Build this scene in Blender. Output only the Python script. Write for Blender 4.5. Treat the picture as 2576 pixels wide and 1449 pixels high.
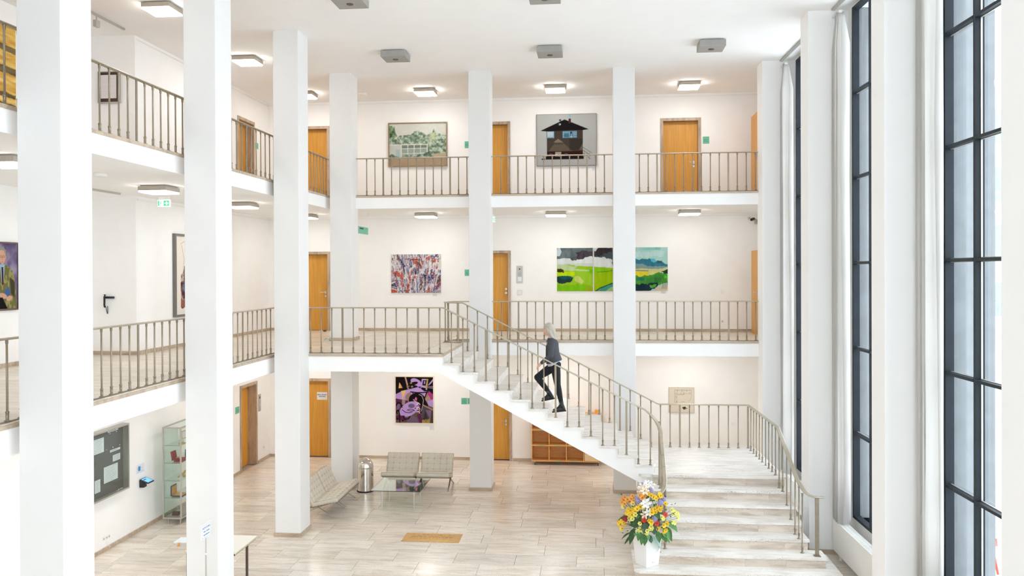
import bpy, math, random
import numpy as np
from mathutils import Vector, Matrix
random.seed(7)
PI = math.pi
sc = bpy.context.scene
for o in list(bpy.data.objects):
    bpy.data.objects.remove(o)
COL = sc.collection

# ------------------------------------------------------------------ camera
CW, CH, CF = 2576, 1449, 2100.0
YAW, PITCH, ROLL, SY = 9.69111605e-02, -5.01905609e-03, -3.97103712e-03, -3.19015954e+01
EYE = np.array([0.0, 0.0, 5.1])
_cy, _sy = math.cos(YAW), math.sin(YAW)
FWD = np.array([-_sy * math.cos(PITCH), _cy * math.cos(PITCH), math.sin(PITCH)])
_R = np.array([_cy, _sy, 0.0]); _U = np.cross(_R, FWD)
RIG = math.cos(ROLL) * _R + math.sin(ROLL) * _U
UPV = -math.sin(ROLL) * _R + math.cos(ROLL) * _U
cam = bpy.data.cameras.new('camera')
cam.sensor_width = 36.0
cam.lens = CF / CW * 36.0
cam.shift_y = SY / CW
cam.clip_end = 500
camo = bpy.data.objects.new('camera', cam); COL.objects.link(camo)
camo.matrix_world = Matrix(((RIG[0], UPV[0], -FWD[0], EYE[0]), (RIG[1], UPV[1], -FWD[1], EYE[1]), (RIG[2], UPV[2], -FWD[2], EYE[2]), (0, 0, 0, 1)))
sc.camera = camo

def at(x, y, ax, val):
    """the point of the plane axis=val that the photograph shows at pixel x, y (used to measure the place)"""
    d = FWD + RIG * (x - CW / 2) / CF - UPV * (y - CH / 2 - SY) / CF
    t = (val - EYE[ax]) / d[ax]
    return Vector(EYE + t * d)

# ------------------------------------------------------------------ world, light, exposure
wd = bpy.data.worlds.new('sky'); sc.world = wd; wd.use_nodes = True
wn = wd.node_tree; wn.nodes.clear()
wo = wn.nodes.new('ShaderNodeOutputWorld'); wb = wn.nodes.new('ShaderNodeBackground')
tc = wn.nodes.new('ShaderNodeTexCoord'); nz = wn.nodes.new('ShaderNodeTexNoise'); cr = wn.nodes.new('ShaderNodeValToRGB')
nz.inputs['Scale'].default_value = 1.6; nz.inputs['Detail'].default_value = 4
cr.color_ramp.elements[0].position = 0.3; cr.color_ramp.elements[0].color = (0.74, 0.87, 1.0, 1)
cr.color_ramp.elements[1].position = 0.7; cr.color_ramp.elements[1].color = (0.88, 0.95, 1.0, 1)
wn.links.new(tc.outputs['Generated'], nz.inputs['Vector']); wn.links.new(nz.outputs['Fac'], cr.inputs['Fac'])
wn.links.new(cr.outputs['Color'], wb.inputs['Color']); wb.inputs['Strength'].default_value = 3.0
wn.links.new(wb.outputs[0], wo.inputs[0])
LAMP = 9.5            # emission of the lit ceiling lamps
sc.view_settings.view_transform = 'Standard'; sc.view_settings.look = 'None'
sc.view_settings.exposure = 0.98; sc.view_settings.gamma = 1.0; sc.view_settings.use_curve_mapping = False
sc.cycles.max_bounces = 24; sc.cycles.diffuse_bounces = 13; sc.cycles.glossy_bounces = 4
sc.cycles.transparent_max_bounces = 16; sc.cycles.transmission_bounces = 6
sc.cycles.sample_clamp_indirect = 8.0
sc.cycles.caustics_reflective = False; sc.cycles.caustics_refractive = False

# ------------------------------------------------------------------ materials
def _n(nt, t, **k):
    n = nt.nodes.new(t)
    for a, b in k.items(): setattr(n, a, b)
    return n
def mat(name, col, rough=0.6, metal=0.0, var=0.04, scale=6.0, bump=0.0, emit=0.0, coat=0.0, spec=0.5, obj_var=0.0):
    m = bpy.data.materials.new(name); m.use_nodes = True; nt = m.node_tree
    b = nt.nodes['Principled BSDF']
    b.inputs['Roughness'].default_value = rough; b.inputs['Metallic'].default_value = metal
    b.inputs['Specular IOR Level'].default_value = spec
    if coat: b.inputs['Coat Weight'].default_value = coat
    t = _n(nt, 'ShaderNodeTexCoord'); n = _n(nt, 'ShaderNodeTexNoise'); n.inputs['Scale'].default_value = scale; n.inputs['Detail'].default_value = 3
    r = _n(nt, 'ShaderNodeValToRGB')
    r.color_ramp.elements[0].position = 0.3; r.color_ramp.elements[1].position = 0.7
    r.color_ramp.elements[0].color = tuple(c * (1 - var) for c in col) + (1,)
    r.color_ramp.elements[1].color = tuple(min(1, c * (1 + var)) for c in col) + (1,)
    nt.links.new(t.outputs['Object'], n.inputs['Vector']); nt.links.new(n.outputs['Fac'], r.inputs['Fac'])
    out = r.outputs['Color']
    if obj_var:
        oi = _n(nt, 'ShaderNodeObjectInfo'); mr = _n(nt, 'ShaderNodeMapRange')
        mr.inputs['To Min'].default_value = 1 - obj_var; mr.inputs['To Max'].default_value = 1 + obj_var
        hs = _n(nt, 'ShaderNodeHueSaturation'); nt.links.new(oi.outputs['Random'], mr.inputs['Value'])
        nt.links.new(mr.outputs[0], hs.inputs['Value']); nt.links.new(out, hs.inputs['Color']); out = hs.outputs['Color']
    nt.links.new(out, b.inputs['Base Color'])
    if bump:
        bp = _n(nt, 'ShaderNodeBump'); bp.inputs['Strength'].default_value = bump; bp.inputs['Distance'].default_value = 0.01
        nt.links.new(n.outputs['Fac'], bp.inputs['Height']); nt.links.new(bp.outputs[0], b.inputs['Normal'])
    if emit:
        nt.links.new(out, b.inputs['Emission Color']); b.inputs['Emission Strength'].default_value = emit
    return m
def srgb(r, g, b):
    return tuple(((c / 255) / 12.92 if c / 255 <= 0.04045 else ((c / 255 + 0.055) / 1.055) ** 2.4) for c in (r, g, b))
def travertine(name, light, dark, axis=0, rough=0.3, tint=0.08):
    """veined stone: streaks stretched along one axis, fine dark pits, each slab a little different"""
    m = bpy.data.materials.new(name); m.use_nodes = True; nt = m.node_tree; b = nt.nodes['Principled BSDF']
    g = _n(nt, 'ShaderNodeNewGeometry'); oi = _n(nt, 'ShaderNodeObjectInfo')
    mp = _n(nt, 'ShaderNodeMapping'); s = [8.0, 8.0, 8.0]; s[axis] = 1.5; mp.inputs['Scale'].default_value = s
    cmb = _n(nt, 'ShaderNodeCombineXYZ'); mul = _n(nt, 'ShaderNodeMath', operation='MULTIPLY'); mul.inputs[1].default_value = 37.0
    nt.links.new(oi.outputs['Random'], mul.inputs[0])
    for i in range(3): nt.links.new(mul.outputs[0], cmb.inputs[i])
    nt.links.new(g.outputs['Position'], mp.inputs['Vector']); nt.links.new(cmb.outputs[0], mp.inputs['Location'])
    n1 = _n(nt, 'ShaderNodeTexNoise'); n1.inputs['Scale'].default_value = 1.0; n1.inputs['Detail'].default_value = 6; n1.inputs['Roughness'].default_value = 0.65; n1.inputs['Distortion'].default_value = 0.6
    r1 = _n(nt, 'ShaderNodeValToRGB'); e = r1.color_ramp.elements
    e[0].position = 0.36; e[0].color = tuple(dark) + (1,); e[1].position = 0.56; e[1].color = tuple(light) + (1,)
    nt.links.new(mp.outputs[0], n1.inputs['Vector']); nt.links.new(n1.outputs['Fac'], r1.inputs['Fac'])
    mp2 = _n(nt, 'ShaderNodeMapping'); s2 = [95.0, 95.0, 95.0]; s2[axis] = 26.0; mp2.inputs['Scale'].default_value = s2
    nt.links.new(g.outputs['Position'], mp2.inputs['Vector'])
    n2 = _n(nt, 'ShaderNodeTexNoise'); n2.inputs['Scale'].default_value = 1.0; n2.inputs['Detail'].default_value = 3
    nt.links.new(mp2.outputs[0], n2.inputs['Vector'])
    mp3 = _n(nt, 'ShaderNodeMapping'); s3 = [4.5, 4.5, 4.5]; s3[axis] = 0.7; mp3.inputs['Scale'].default_value = s3
    nt.links.new(g.outputs['Position'], mp3.inputs['Vector'])
    n3 = _n(nt, 'ShaderNodeTexNoise'); n3.inputs['Scale'].default_value = 1.3; n3.inputs['Detail'].default_value = 2
    nt.links.new(mp3.outputs[0], n3.inputs['Vector'])
    pr = _n(nt, 'ShaderNodeValToRGB'); e = pr.color_ramp.elements; e[0].position = 0.60; e[0].color = (0, 0, 0, 1); e[1].position = 0.66; e[1].color = (1, 1, 1, 1)
    nt.links.new(n2.outputs['Fac'], pr.inputs['Fac'])
    p3 = _n(nt, 'ShaderNodeValToRGB'); e = p3.color_ramp.elements; e[0].position = 0.45; e[0].color = (0, 0, 0, 1); e[1].position = 0.62; e[1].color = (1, 1, 1, 1)
    nt.links.new(n3.outputs['Fac'], p3.inputs['Fac'])
    mm = _n(nt, 'ShaderNodeMath', operation='MULTIPLY'); nt.links.new(pr.outputs[0], mm.inputs[0]); nt.links.new(p3.outputs[0], mm.inputs[1])
    m2 = _n(nt, 'ShaderNodeMath', operation='MULTIPLY'); m2.inputs[1].default_value = 0.85; nt.links.new(mm.outputs[0], m2.inputs[0])
    mx = _n(nt, 'ShaderNodeMixRGB'); mx.inputs['Color2'].default_value = tuple(c * 0.38 for c in dark) + (1,)
    nt.links.new(m2.outputs[0], mx.inputs['Fac']); nt.links.new(r1.outputs['Color'], mx.inputs['Color1'])
    hs = _n(nt, 'ShaderNodeHueSaturation'); mr = _n(nt, 'ShaderNodeMapRange'); mr.inputs['To Min'].default_value = 1 - tint; mr.inputs['To Max'].default_value = 1 + tint * 0.6
    nt.links.new(oi.outputs['Random'], mr.inputs['Value']); nt.links.new(mr.outputs[0], hs.inputs['Value']); nt.links.new(mx.outputs[0], hs.inputs['Color'])
    nt.links.new(hs.outputs[0], b.inputs['Base Color'])
    b.inputs['Roughness'].default_value = rough
    bp = _n(nt, 'ShaderNodeBump'); bp.inputs['Strength'].default_value = 0.15; bp.inputs['Distance'].default_value = 0.003; bp.invert = True
    nt.links.new(mm.outputs[0], bp.inputs['Height']); nt.links.new(bp.outputs[0], b.inputs['Normal'])
    return m
def wood(name, light, dark, rough=0.4, scale=(30, 30, 1.2)):
    m = bpy.data.materials.new(name); m.use_nodes = True; nt = m.node_tree; b = nt.nodes['Principled BSDF']
    g = _n(nt, 'ShaderNodeNewGeometry'); mp = _n(nt, 'ShaderNodeMapping'); mp.inputs['Scale'].default_value = scale
    n1 = _n(nt, 'ShaderNodeTexNoise'); n1.inputs['Scale'].default_value = 1.0; n1.inputs['Detail'].default_value = 5; n1.inputs['Distortion'].default_value = 0.3
    r = _n(nt, 'ShaderNodeValToRGB'); e = r.color_ramp.elements; e[0].position = 0.3; e[0].color = tuple(dark) + (1,); e[1].position = 0.7; e[1].color = tuple(light) + (1,)
    nt.links.new(g.outputs['Position'], mp.inputs['Vector']); nt.links.new(mp.outputs[0], n1.inputs['Vector']); nt.links.new(n1.outputs['Fac'], r.inputs['Fac'])
    nt.links.new(r.outputs[0], b.inputs['Base Color']); b.inputs['Roughness'].default_value = rough
    return m
def glass(name, tint=(0.97, 0.99, 0.985), ior=1.5, rough=0.0, base=0.0, boost=1.0):
    """thin pane: clear, with mirror reflections that grow towards grazing angles"""
    m = bpy.data.materials.new(name); m.use_nodes = True; nt = m.node_tree; nt.nodes.clear()
    o = _n(nt, 'ShaderNodeOutputMaterial'); tr = _n(nt, 'ShaderNodeBsdfTransparent'); gl = _n(nt, 'ShaderNodeBsdfGlossy'); mx = _n(nt, 'ShaderNodeMixShader')
    tr.inputs[0].default_value = tint + (1,); gl.inputs['Roughness'].default_value = rough; gl.inputs[0].default_value = (0.95, 0.97, 0.98, 1)
    ge = _n(nt, 'ShaderNodeNewGeometry'); dt = _n(nt, 'ShaderNodeVectorMath', operation='DOT_PRODUCT'); nt.links.new(ge.outputs['Incoming'], dt.inputs[0]); nt.links.new(ge.outputs['Normal'], dt.inputs[1])
    ab = _n(nt, 'ShaderNodeMath', operation='ABSOLUTE'); nt.links.new(dt.outputs['Value'], ab.inputs[0])
    om = _n(nt, 'ShaderNodeMath', operation='SUBTRACT'); om.inputs[0].default_value = 1.0; nt.links.new(ab.outputs[0], om.inputs[1])
    pw = _n(nt, 'ShaderNodeMath', operation='POWER'); pw.inputs[1].default_value = 5.0; nt.links.new(om.outputs[0], pw.inputs[0])
    f0 = ((ior - 1) / (ior + 1)) ** 2
    fr = _n(nt, 'ShaderNodeMath', operation='MULTIPLY_ADD'); fr.inputs[1].default_value = 1 - f0; fr.inputs[2].default_value = f0; nt.links.new(pw.outputs[0], fr.inputs[0])
    mu = _n(nt, 'ShaderNodeMath', operation='MULTIPLY_ADD'); mu.inputs[1].default_value = boost; mu.inputs[2].default_value = base; mu.use_clamp = True
    nt.links.new(fr.outputs[0], mu.inputs[0]); nt.links.new(mu.outputs[0], mx.inputs[0]); nt.links.new(tr.outputs[0], mx.inputs[1]); nt.links.new(gl.outputs[0], mx.inputs[2])
    nt.links.new(mx.outputs[0], o.inputs[0])
    return m
def painted():
    m = bpy.data.materials.new('painted_canvas'); m.use_nodes = True; nt = m.node_tree; b = nt.nodes['Principled BSDF']
    a = _n(nt, 'ShaderNodeAttribute'); a.attribute_name = 'Col'; nt.links.new(a.outputs['Color'], b.inputs['Base Color'])
    b.inputs['Roughness'].default_value = 0.8; b.inputs['Specular IOR Level'].default_value = 0.08
    n = _n(nt, 'ShaderNodeTexNoise'); n.inputs['Scale'].default_value = 60; bp = _n(nt, 'ShaderNodeBump'); bp.inputs['Strength'].default_value = 0.1; bp.inputs['Distance'].default_value = 0.002
    nt.links.new(n.outputs['Fac'], bp.inputs['Height']); nt.links.new(bp.outputs[0], b.inputs['Normal'])
    return m
def translucent(name, col, k=0.45):
    m = bpy.data.materials.new(name); m.use_nodes = True; nt = m.node_tree; nt.nodes.clear()
    o = _n(nt, 'ShaderNodeOutputMaterial'); d = _n(nt, 'ShaderNodeBsdfDiffuse'); t = _n(nt, 'ShaderNodeBsdfTranslucent'); mx = _n(nt, 'ShaderNodeMixShader')
    n = _n(nt, 'ShaderNodeTexNoise'); n.inputs['Scale'].default_value = 40; r = _n(nt, 'ShaderNodeValToRGB')
    r.color_ramp.elements[0].color = tuple(c * .96 for c in col) + (1,); r.color_ramp.elements[1].color = tuple(col) + (1,)
    nt.links.new(n.outputs['Fac'], r.inputs['Fac'])
    for q in (d, t): nt.links.new(r.outputs['Color'], q.inputs['Color'])
    mx.inputs[0].default_value = k; nt.links.new(d.outputs[0], mx.inputs[1]); nt.links.new(t.outputs[0], mx.inputs[2]); nt.links.new(mx.outputs[0], o.inputs[0])
    return m
M = dict(
    wall=mat('wall_plaster', (0.905, 0.90, 0.89), 0.85, var=0.012, scale=3.0, bump=0.03),
    ceil=mat('ceiling_plaster', (0.92, 0.915, 0.91), 0.9, var=0.01, scale=2.0),
    column=mat('column_plaster', (0.785, 0.78, 0.77), 0.85, var=0.012, scale=2.5, bump=0.03),
    stone=travertine('floor_travertine', (0.80, 0.735, 0.655), (0.655, 0.565, 0.465), 0, 0.22, 0.10),
    stone_y=travertine('upper_floor_travertine', (0.78, 0.70, 0.60), (0.64, 0.55, 0.445), 0, 0.3, 0.1),
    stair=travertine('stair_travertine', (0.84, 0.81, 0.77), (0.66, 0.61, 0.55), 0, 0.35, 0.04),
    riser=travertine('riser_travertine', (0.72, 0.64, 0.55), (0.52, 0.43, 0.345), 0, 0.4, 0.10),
    skirt=travertine('skirting_travertine', (0.56, 0.45, 0.34), (0.40, 0.31, 0.23), 0, 0.4, 0.05),
    jamb=travertine('door_frame_travertine', (0.52, 0.40, 0.29), (0.36, 0.27, 0.19), 2, 0.4, 0.05),
    joint=mat('floor_joint', (0.44, 0.37, 0.30), 0.9),
    brass=mat('rail_bronze', (0.32, 0.265, 0.195), 0.42, 0.6, var=0.10, scale=14),
    rail_top=mat('handrail_bronze', (0.46, 0.41, 0.32), 0.34, 0.65, var=0.08, scale=10),
    door=wood('door_veneer', (0.72, 0.36, 0.055), (0.60, 0.275, 0.03), 0.42),
    oak=wood('shelf_veneer', (0.78, 0.44, 0.15), (0.66, 0.34, 0.09), 0.45, (4, 30, 30)),
    steel=mat('brushed_steel', (0.62, 0.61, 0.59), 0.28, 1.0, var=0.05),
    chrome=mat('chrome', (0.75, 0.72, 0.68), 0.12, 1.0, var=0.02),
    dark_chrome=mat('worn_chrome', (0.40, 0.37, 0.33), 0.3, 0.9, var=0.1),
    frame=mat('window_frame_anthracite', (0.016, 0.021, 0.027), 0.5, 0.0, var=0.1, spec=0.25),
    glass=glass('window_glass', (0.98, 0.99, 1.0), 1.5, 0.0, 0.01, 1.0),
    tglass=glass('table_glass', (0.80, 0.90, 0.84), 1.5, 0.0, 0.08, 1.6),
    vglass=glass('showcase_glass', (0.88, 0.94, 0.91), 1.45, 0.0, 0.02, 1.0),
    curtain=translucent('curtain_cloth', (0.92, 0.91, 0.89), 0.5),
    lampbox=mat('lamp_housing', (0.42, 0.37, 0.31), 0.5, 0.3, var=0.04),
    lampgrey=mat('unlit_fixture_grey', (0.36, 0.35, 0.33), 0.6, 0.1, var=0.05),
    lamp_low=mat('lower_lamp_diffuser', (1.0, 0.955, 0.90), 0.5, emit=LAMP * 1.3, var=0.0),
    lamp=mat('lamp_diffuser', (1.0, 0.97, 0.93), 0.5, emit=LAMP, var=0.0),
    pier=mat('pier_plaster', (0.95, 0.95, 0.945), 0.85, var=0.01, scale=2.5),
    lamp_top=mat('top_lamp_diffuser', (1.0, 0.97, 0.93), 0.5, emit=LAMP * 1.6, var=0.0),
    white=mat('white_plastic', (0.85, 0.85, 0.84), 0.45, var=0.01),
    paper=mat('white_paper', (0.74, 0.76, 0.79), 0.8, var=0.02),
    ink=mat('dark_ink', (0.05, 0.05, 0.06), 0.8),
    blueink=mat('blue_ink', (0.12, 0.25, 0.42), 0.8),
    greyink=mat('grey_ink', (0.42, 0.43, 0.46), 0.8),
    green=mat('green_sign', (0.14, 0.50, 0.35), 0.5, var=0.03),
    exitg=mat('exit_green', (0.06, 0.72, 0.36), 0.5, emit=0.12, var=0.0),
    exitw=mat('exit_white', (0.95, 1.0, 0.97), 0.5, emit=0.25, var=0.0),
    black=mat('black_plastic', (0.015, 0.015, 0.017), 0.4, var=0.1),
    rubber=mat('black_rubber', (0.02, 0.02, 0.02), 0.7),
    cream=mat('cream_leather', (0.66, 0.61, 0.52), 0.5, var=0.03, scale=12, bump=0.05),
    piping=mat('cushion_piping', (0.40, 0.34, 0.26), 0.6),
    strap=mat('leather_strap', (0.20, 0.15, 0.12), 0.6),
    brassplate=mat('brass_plate', (0.62, 0.38, 0.12), 0.38, 0.7, var=0.10, scale=9),
    goldframe=wood('gilt_wood', (0.36, 0.24, 0.13), (0.24, 0.16, 0.09), 0.4, (8, 8, 8)),
    creamframe=mat('cream_frame', (0.80, 0.72, 0.58), 0.5),
    brownframe=mat('brown_frame', (0.13, 0.08, 0.06), 0.5, var=0.1),
    greyframe=mat('grey_frame', (0.19, 0.18, 0.165), 0.45, 0.3, var=0.05),
    greyfelt=mat('notice_board_felt', (0.13, 0.125, 0.12), 0.95, var=0.06, scale=60),
    alu=mat('anodised_aluminium', (0.50, 0.48, 0.44), 0.4, 0.5, var=0.03),
    desk=mat('desk_laminate', (0.80, 0.78, 0.72), 0.4, var=0.01),
    deskedge=mat('desk_edge', (0.62, 0.56, 0.38), 0.5),
    leg=mat('brown_steel', (0.10, 0.075, 0.06), 0.45, 0.3),
    radiator=mat('radiator_enamel', (0.84, 0.83, 0.80), 0.35, var=0.01),
    canvas=painted(),
    skin=mat('skin', (0.74, 0.42, 0.30), 0.5, var=0.03),
    hair=mat('grey_blonde_hair', (0.43, 0.385, 0.32), 0.45, var=0.10, scale=14),
    jacket=mat('grey_wool', (0.065, 0.066, 0.078), 0.95, var=0.25, scale=90, bump=0.2),
    jeans=mat('black_denim', (0.006, 0.007, 0.011), 0.8, var=0.2),
    shirt=mat('striped_shirt', (0.62, 0.66, 0.74), 0.9, var=0.12, scale=60),
    boot=mat('black_leather_boot', (0.008, 0.008, 0.009), 0.35, var=0.1),
    ext=mat('facade_slate', (0.20, 0.215, 0.225), 0.7, var=0.08),
    extground=mat('terrace_paving', (0.84, 0.84, 0.82), 0.8, var=0.05),
    redchair=mat('red_shell', (0.75, 0.07, 0.035), 0.5, var=0.02),
    extwhite=mat('white_render', (0.80, 0.80, 0.79), 0.8, var=0.02),
)

# ------------------------------------------------------------------ object helpers
ORG = {}
def tag(o, label=None, cat=None, group=None, kind=None):
    if label: o['label'] = label
    if cat: o['category'] = cat
    if group: o['group'] = group
    if kind: o['kind'] = kind
    return o
def thing(name, label=None, cat=None, loc=(0, 0, 0), group=None, kind=None, rz=0.0):
    o = bpy.data.objects.new(name, None); COL.objects.link(o); o.location = loc; o.rotation_euler = (0, 0, rz)
    o.empty_display_size = 0.1
    ORG[o.name] = Vector(loc)
    return tag(o, label, cat, group, kind)
def link_mesh(name, verts, faces, m=None, parent=None, smooth=False, local=False, mats=None, fm=None, kind=None, origin=None):
    me = bpy.data.meshes.new(name)
    if local: off = Vector((0, 0, 0))
    elif parent is not None: off = ORG.get(parent.name, Vector((0, 0, 0)))
    elif origin is not None: off = Vector(origin)
    elif verts:
        xs = [v[0] for v in verts]; ys = [v[1] for v in verts]; zs = [v[2] for v in verts]
        off = Vector(((min(xs) + max(xs)) / 2, (min(ys) + max(ys)) / 2, min(zs)))
    else: off = Vector((0, 0, 0))
    me.from_pydata([(v[0] - off[0], v[1] - off[1], v[2] - off[2]) for v in verts], [], faces)
    for mm in (mats or [m]): me.materials.append(mm)
    if fm: me.polygons.foreach_set('material_index', fm)
    if smooth: me.polygons.foreach_set('use_smooth', [True] * len(me.polygons))
    me.update()
    o = bpy.data.objects.new(name, me); COL.objects.link(o)
    if parent is not None:
        o.parent = parent; ORG[o.name] = off
    else:
        o.location = off; ORG[o.name] = off
    if kind: o['kind'] = kind
    return o
def place_copy(src, name, loc, parent, rot=None, scale=None, m=None):
    """another object on the same mesh; loc in the parent's space"""
    o = bpy.data.objects.new(name, src if isinstance(src, bpy.types.Mesh) else src.data); COL.objects.link(o)
    o.parent = parent; o.location = loc
    if rot: o.rotation_euler = rot
    if scale: o.scale = scale
    ORG[o.name] = (ORG.get(parent.name, Vector()) if parent else Vector()) + Vector(loc)
    return o
class MB:
    def __init__(s): s.v = []; s.f = []; s.m = []; s.cur = 0
    def add(s, vs, fs):
        k = len(s.v); s.v += [tuple(v) for v in vs]; s.f += [tuple(i + k for i in f) for f in fs]; s.m += [s.cur] * len(fs); return s
    def box(s, x0, x1, y0, y1, z0, z1):
        s.add([(x0, y0, z0), (x1, y0, z0), (x1, y1, z0), (x0, y1, z0), (x0, y0, z1), (x1, y0, z1), (x1, y1, z1), (x0, y1, z1)],
              [(0, 3, 2, 1), (4, 5, 6, 7), (0, 1, 5, 4), (1, 2, 6, 5), (2, 3, 7, 6), (3, 0, 4, 7)]); return s
    def bbox(s, x0, x1, y0, y1, z0, z1, b):
        """box with chamfered edges"""
        xs = ((x0, x0 + b), (x1, x1 - b)); ys = ((y0, y0 + b), (y1, y1 - b)); zs = ((z0, z0 + b), (z1, z1 - b))
        V = {}; L = []
        for i in (0, 1):
            for j in (0, 1):
                for k in (0, 1):
                    for a in range(3):
                        p = (xs[i][0 if a == 0 else 1], ys[j][0 if a == 1 else 1], zs[k][0 if a == 2 else 1])
                        V[(i, j, k, a)] = len(L); L.append(p)
        F = []
        for a in range(3):
            for e in (0, 1):
                q = [(0, 0), (1, 0), (1, 1), (0, 1)]
                idx = []
                for u, w in q:
                    c = [0, 0, 0]; c[a] = e; c[(a + 1) % 3] = u; c[(a + 2) % 3] = w; idx.append(V[(c[0], c[1], c[2], a)])
                F.append(tuple(idx if e else idx[::-1]))
        for a in range(3):
            b1, b2 = (a + 1) % 3, (a + 2) % 3
            for u in (0, 1):
                for w in (0, 1):
                    c0 = [0, 0, 0]; c1 = [0, 0, 0]; c0[a] = 0; c1[a] = 1
                    for c in (c0, c1): c[b1] = u; c[b2] = w
                    f = (V[tuple(c0) + (b1,)], V[tuple(c1) + (b1,)], V[tuple(c1) + (b2,)], V[tuple(c0) + (b2,)])
                    F.append(f if (u ^ w) == 0 else f[::-1])
        for i in (0, 1):
            for j in (0, 1):
                for k in (0, 1):
                    f = (V[(i, j, k, 0)], V[(i, j, k, 1)], V[(i, j, k, 2)])
                    F.append(f if (i ^ j ^ k) else f[::-1])
        return s.add(L, F)
    def prism(s, pts, a, b, axis=1):
        """polygon pts in the plane across axis, extruded from a to b"""
        n = len(pts)
        def mk(p, q):
            return (q, p[0], p[1]) if axis == 0 else ((p[0], q, p[1]) if axis == 1 else (p[0], p[1], q))
        vs = [mk(p, a) for p in pts] + [mk(p, b) for p in pts]
        fs = [tuple(range(n)), tuple(range(2 * n - 1, n - 1, -1))] + [(i, i + n, (i + 1) % n + n, (i + 1) % n) for i in range(n)]
        return s.add(vs, fs)
    def lathe(s, prof, cx=0, cy=0, n=10, cz=0):
        k = len(prof); vs = []
        for r, z in prof:
            for i in range(n):
                a = 2 * PI * i / n; vs.append((cx + r * math.cos(a), cy + r * math.sin(a), cz + z))
        fs = [(j * n + i, j * n + (i + 1) % n, (j + 1) * n + (i + 1) % n, (j + 1) * n + i) for j in range(k - 1) for i in range(n)]
        fs.append(tuple(range(n - 1, -1, -1))); fs.append(tuple((k - 1) * n + i for i in range(n)))
        return s.add(vs, fs)
    def tube(s, pts, r, n=8, r2=None):
        pts = [Vector(p) for p in pts]; vs = []; k = len(pts); up = None
        for i, p in enumerate(pts):
            t = (pts[min(i + 1, k - 1)] - pts[max(i - 1, 0)]).normalized()
            if up is None or abs(t.dot(up)) > 0.98: up = Vector((0, 0, 1)) if abs(t.z) < 0.9 else Vector((0, 1, 0))
            x = t.cross(up).normalized(); y = x.cross(t).normalized()
            rr = r[i] if isinstance(r, (list, tuple)) else r
            ry = r2 if r2 else rr
            for j in range(n):
                a = 2 * PI * j / n; vs.append(tuple(p + x * math.cos(a) * rr + y * math.sin(a) * ry))
        fs = [(j * n + i, j * n + (i + 1) % n, (j + 1) * n + (i + 1) % n, (j + 1) * n + i) for j in range(k - 1) for i in range(n)]
        fs.append(tuple(range(n - 1, -1, -1))); fs.append(tuple((k - 1) * n + i for i in range(n)))
        return s.add(vs, fs)
    def sweep(s, pts, w, h, prof=None):
        """flat bar w wide, h high swept along a path, staying level across"""
        pts = [Vector(p) for p in pts]; k = len(pts); vs = []
        prof = prof or [(-w / 2, -h * .2), (-w * .28, -h / 2), (w * .28, -h / 2), (w / 2, -h * .2), (w / 2, h * .2), (w * .36, h / 2), (-w * .36, h / 2), (-w / 2, h * .2)]
        n = len(prof)
        for i, p in enumerate(pts):
            a = (pts[i] - pts[i - 1]) if i else (pts[1] - pts[0]); b = (pts[i + 1] - pts[i]) if i < k - 1 else a
            a = a.normalized(); b = b.normalized(); t = (a + b).normalized()
            hx = Vector((t.x, t.y, 0))
            if hx.length < 1e-5: hx = Vector((1, 0, 0))
            hx.normalize(); side = Vector((hx.y, -hx.x, 0)); up = side.cross(t).normalized()
            ah = Vector((a.x, a.y, 0)).normalized(); mi = 1 / max(0.5, abs(ah.dot(hx)))
            for u, v in prof: vs.append(tuple(p + side * u * mi + up * v))
        fs = [(j * n + i, j * n + (i + 1) % n, (j + 1) * n + (i + 1) % n, (j + 1) * n + i) for j in range(k - 1) for i in range(n)]
        fs.append(tuple(range(n - 1, -1, -1))); fs.append(tuple((k - 1) * n + i for i in range(n)))
        return s.add(vs, fs)
    def ball(s, c, r, n=8, m=6, sz=1.0):
        c = Vector(c); vs = [c + Vector((0, 0, r * sz))]
        for j in range(1, m):
            for i in range(n):
                a = 2 * PI * i / n; b = PI * j / m
                vs.append(c + Vector((r * math.sin(b) * math.cos(a), r * math.sin(b) * math.sin(a), r * sz * math.cos(b))))
        vs.append(c - Vector((0, 0, r * sz))); fs = [(0, 1 + i, 1 + (i + 1) % n) for i in range(n)]
        fs += [(1 + j * n + i, 1 + (j + 1) * n + i, 1 + (j + 1) * n + (i + 1) % n, 1 + j * n + (i + 1) % n) for j in range(m - 2) for i in range(n)]
        e = len(vs) - 1; fs += [(e, 1 + (m - 2) * n + (i + 1) % n, 1 + (m - 2) * n + i) for i in range(n)]
        return s.add(vs, fs)
    def build(s, name, m=None, parent=None, smooth=False, local=False, mats=None, warp=None, kind=None, origin=None):
        vs = [warp(v) for v in s.v] if warp else s.v
        return link_mesh(name, vs, s.f, m, parent, smooth, local, mats, s.m if mats else None, kind, origin)
def shade_auto(o, ang=0.6):
    me = o.data
    me.polygons.foreach_set('use_smooth', [True] * len(me.polygons))
    try:
        me.set_sharp_from_angle(angle=ang)
    except Exception: pass
    return o
def text_part(name, body, size, m, parent, loc, rot, ext=0.0005, align='CENTER', bold=0.0):
    cu = bpy.data.curves.new(name, 'FONT'); cu.body = body; cu.size = size; cu.extrude = ext; cu.align_x = align; cu.align_y = 'CENTER'; cu.offset = bold
    cu.resolution_u = 2; cu.space_line = 0.9
    cu.materials.append(m)
    o = bpy.data.objects.new(name, cu); COL.objects.link(o); o.parent = parent
    me = bpy.data.meshes.new_from_object(o); COL.objects.unlink(o); bpy.data.objects.remove(o)
    o = bpy.data.objects.new(name, me); COL.objects.link(o); o.parent = parent
    o.location = Vector(loc) - ORG.get(parent.name, Vector()); o.rotation_euler = rot
    return o
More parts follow.
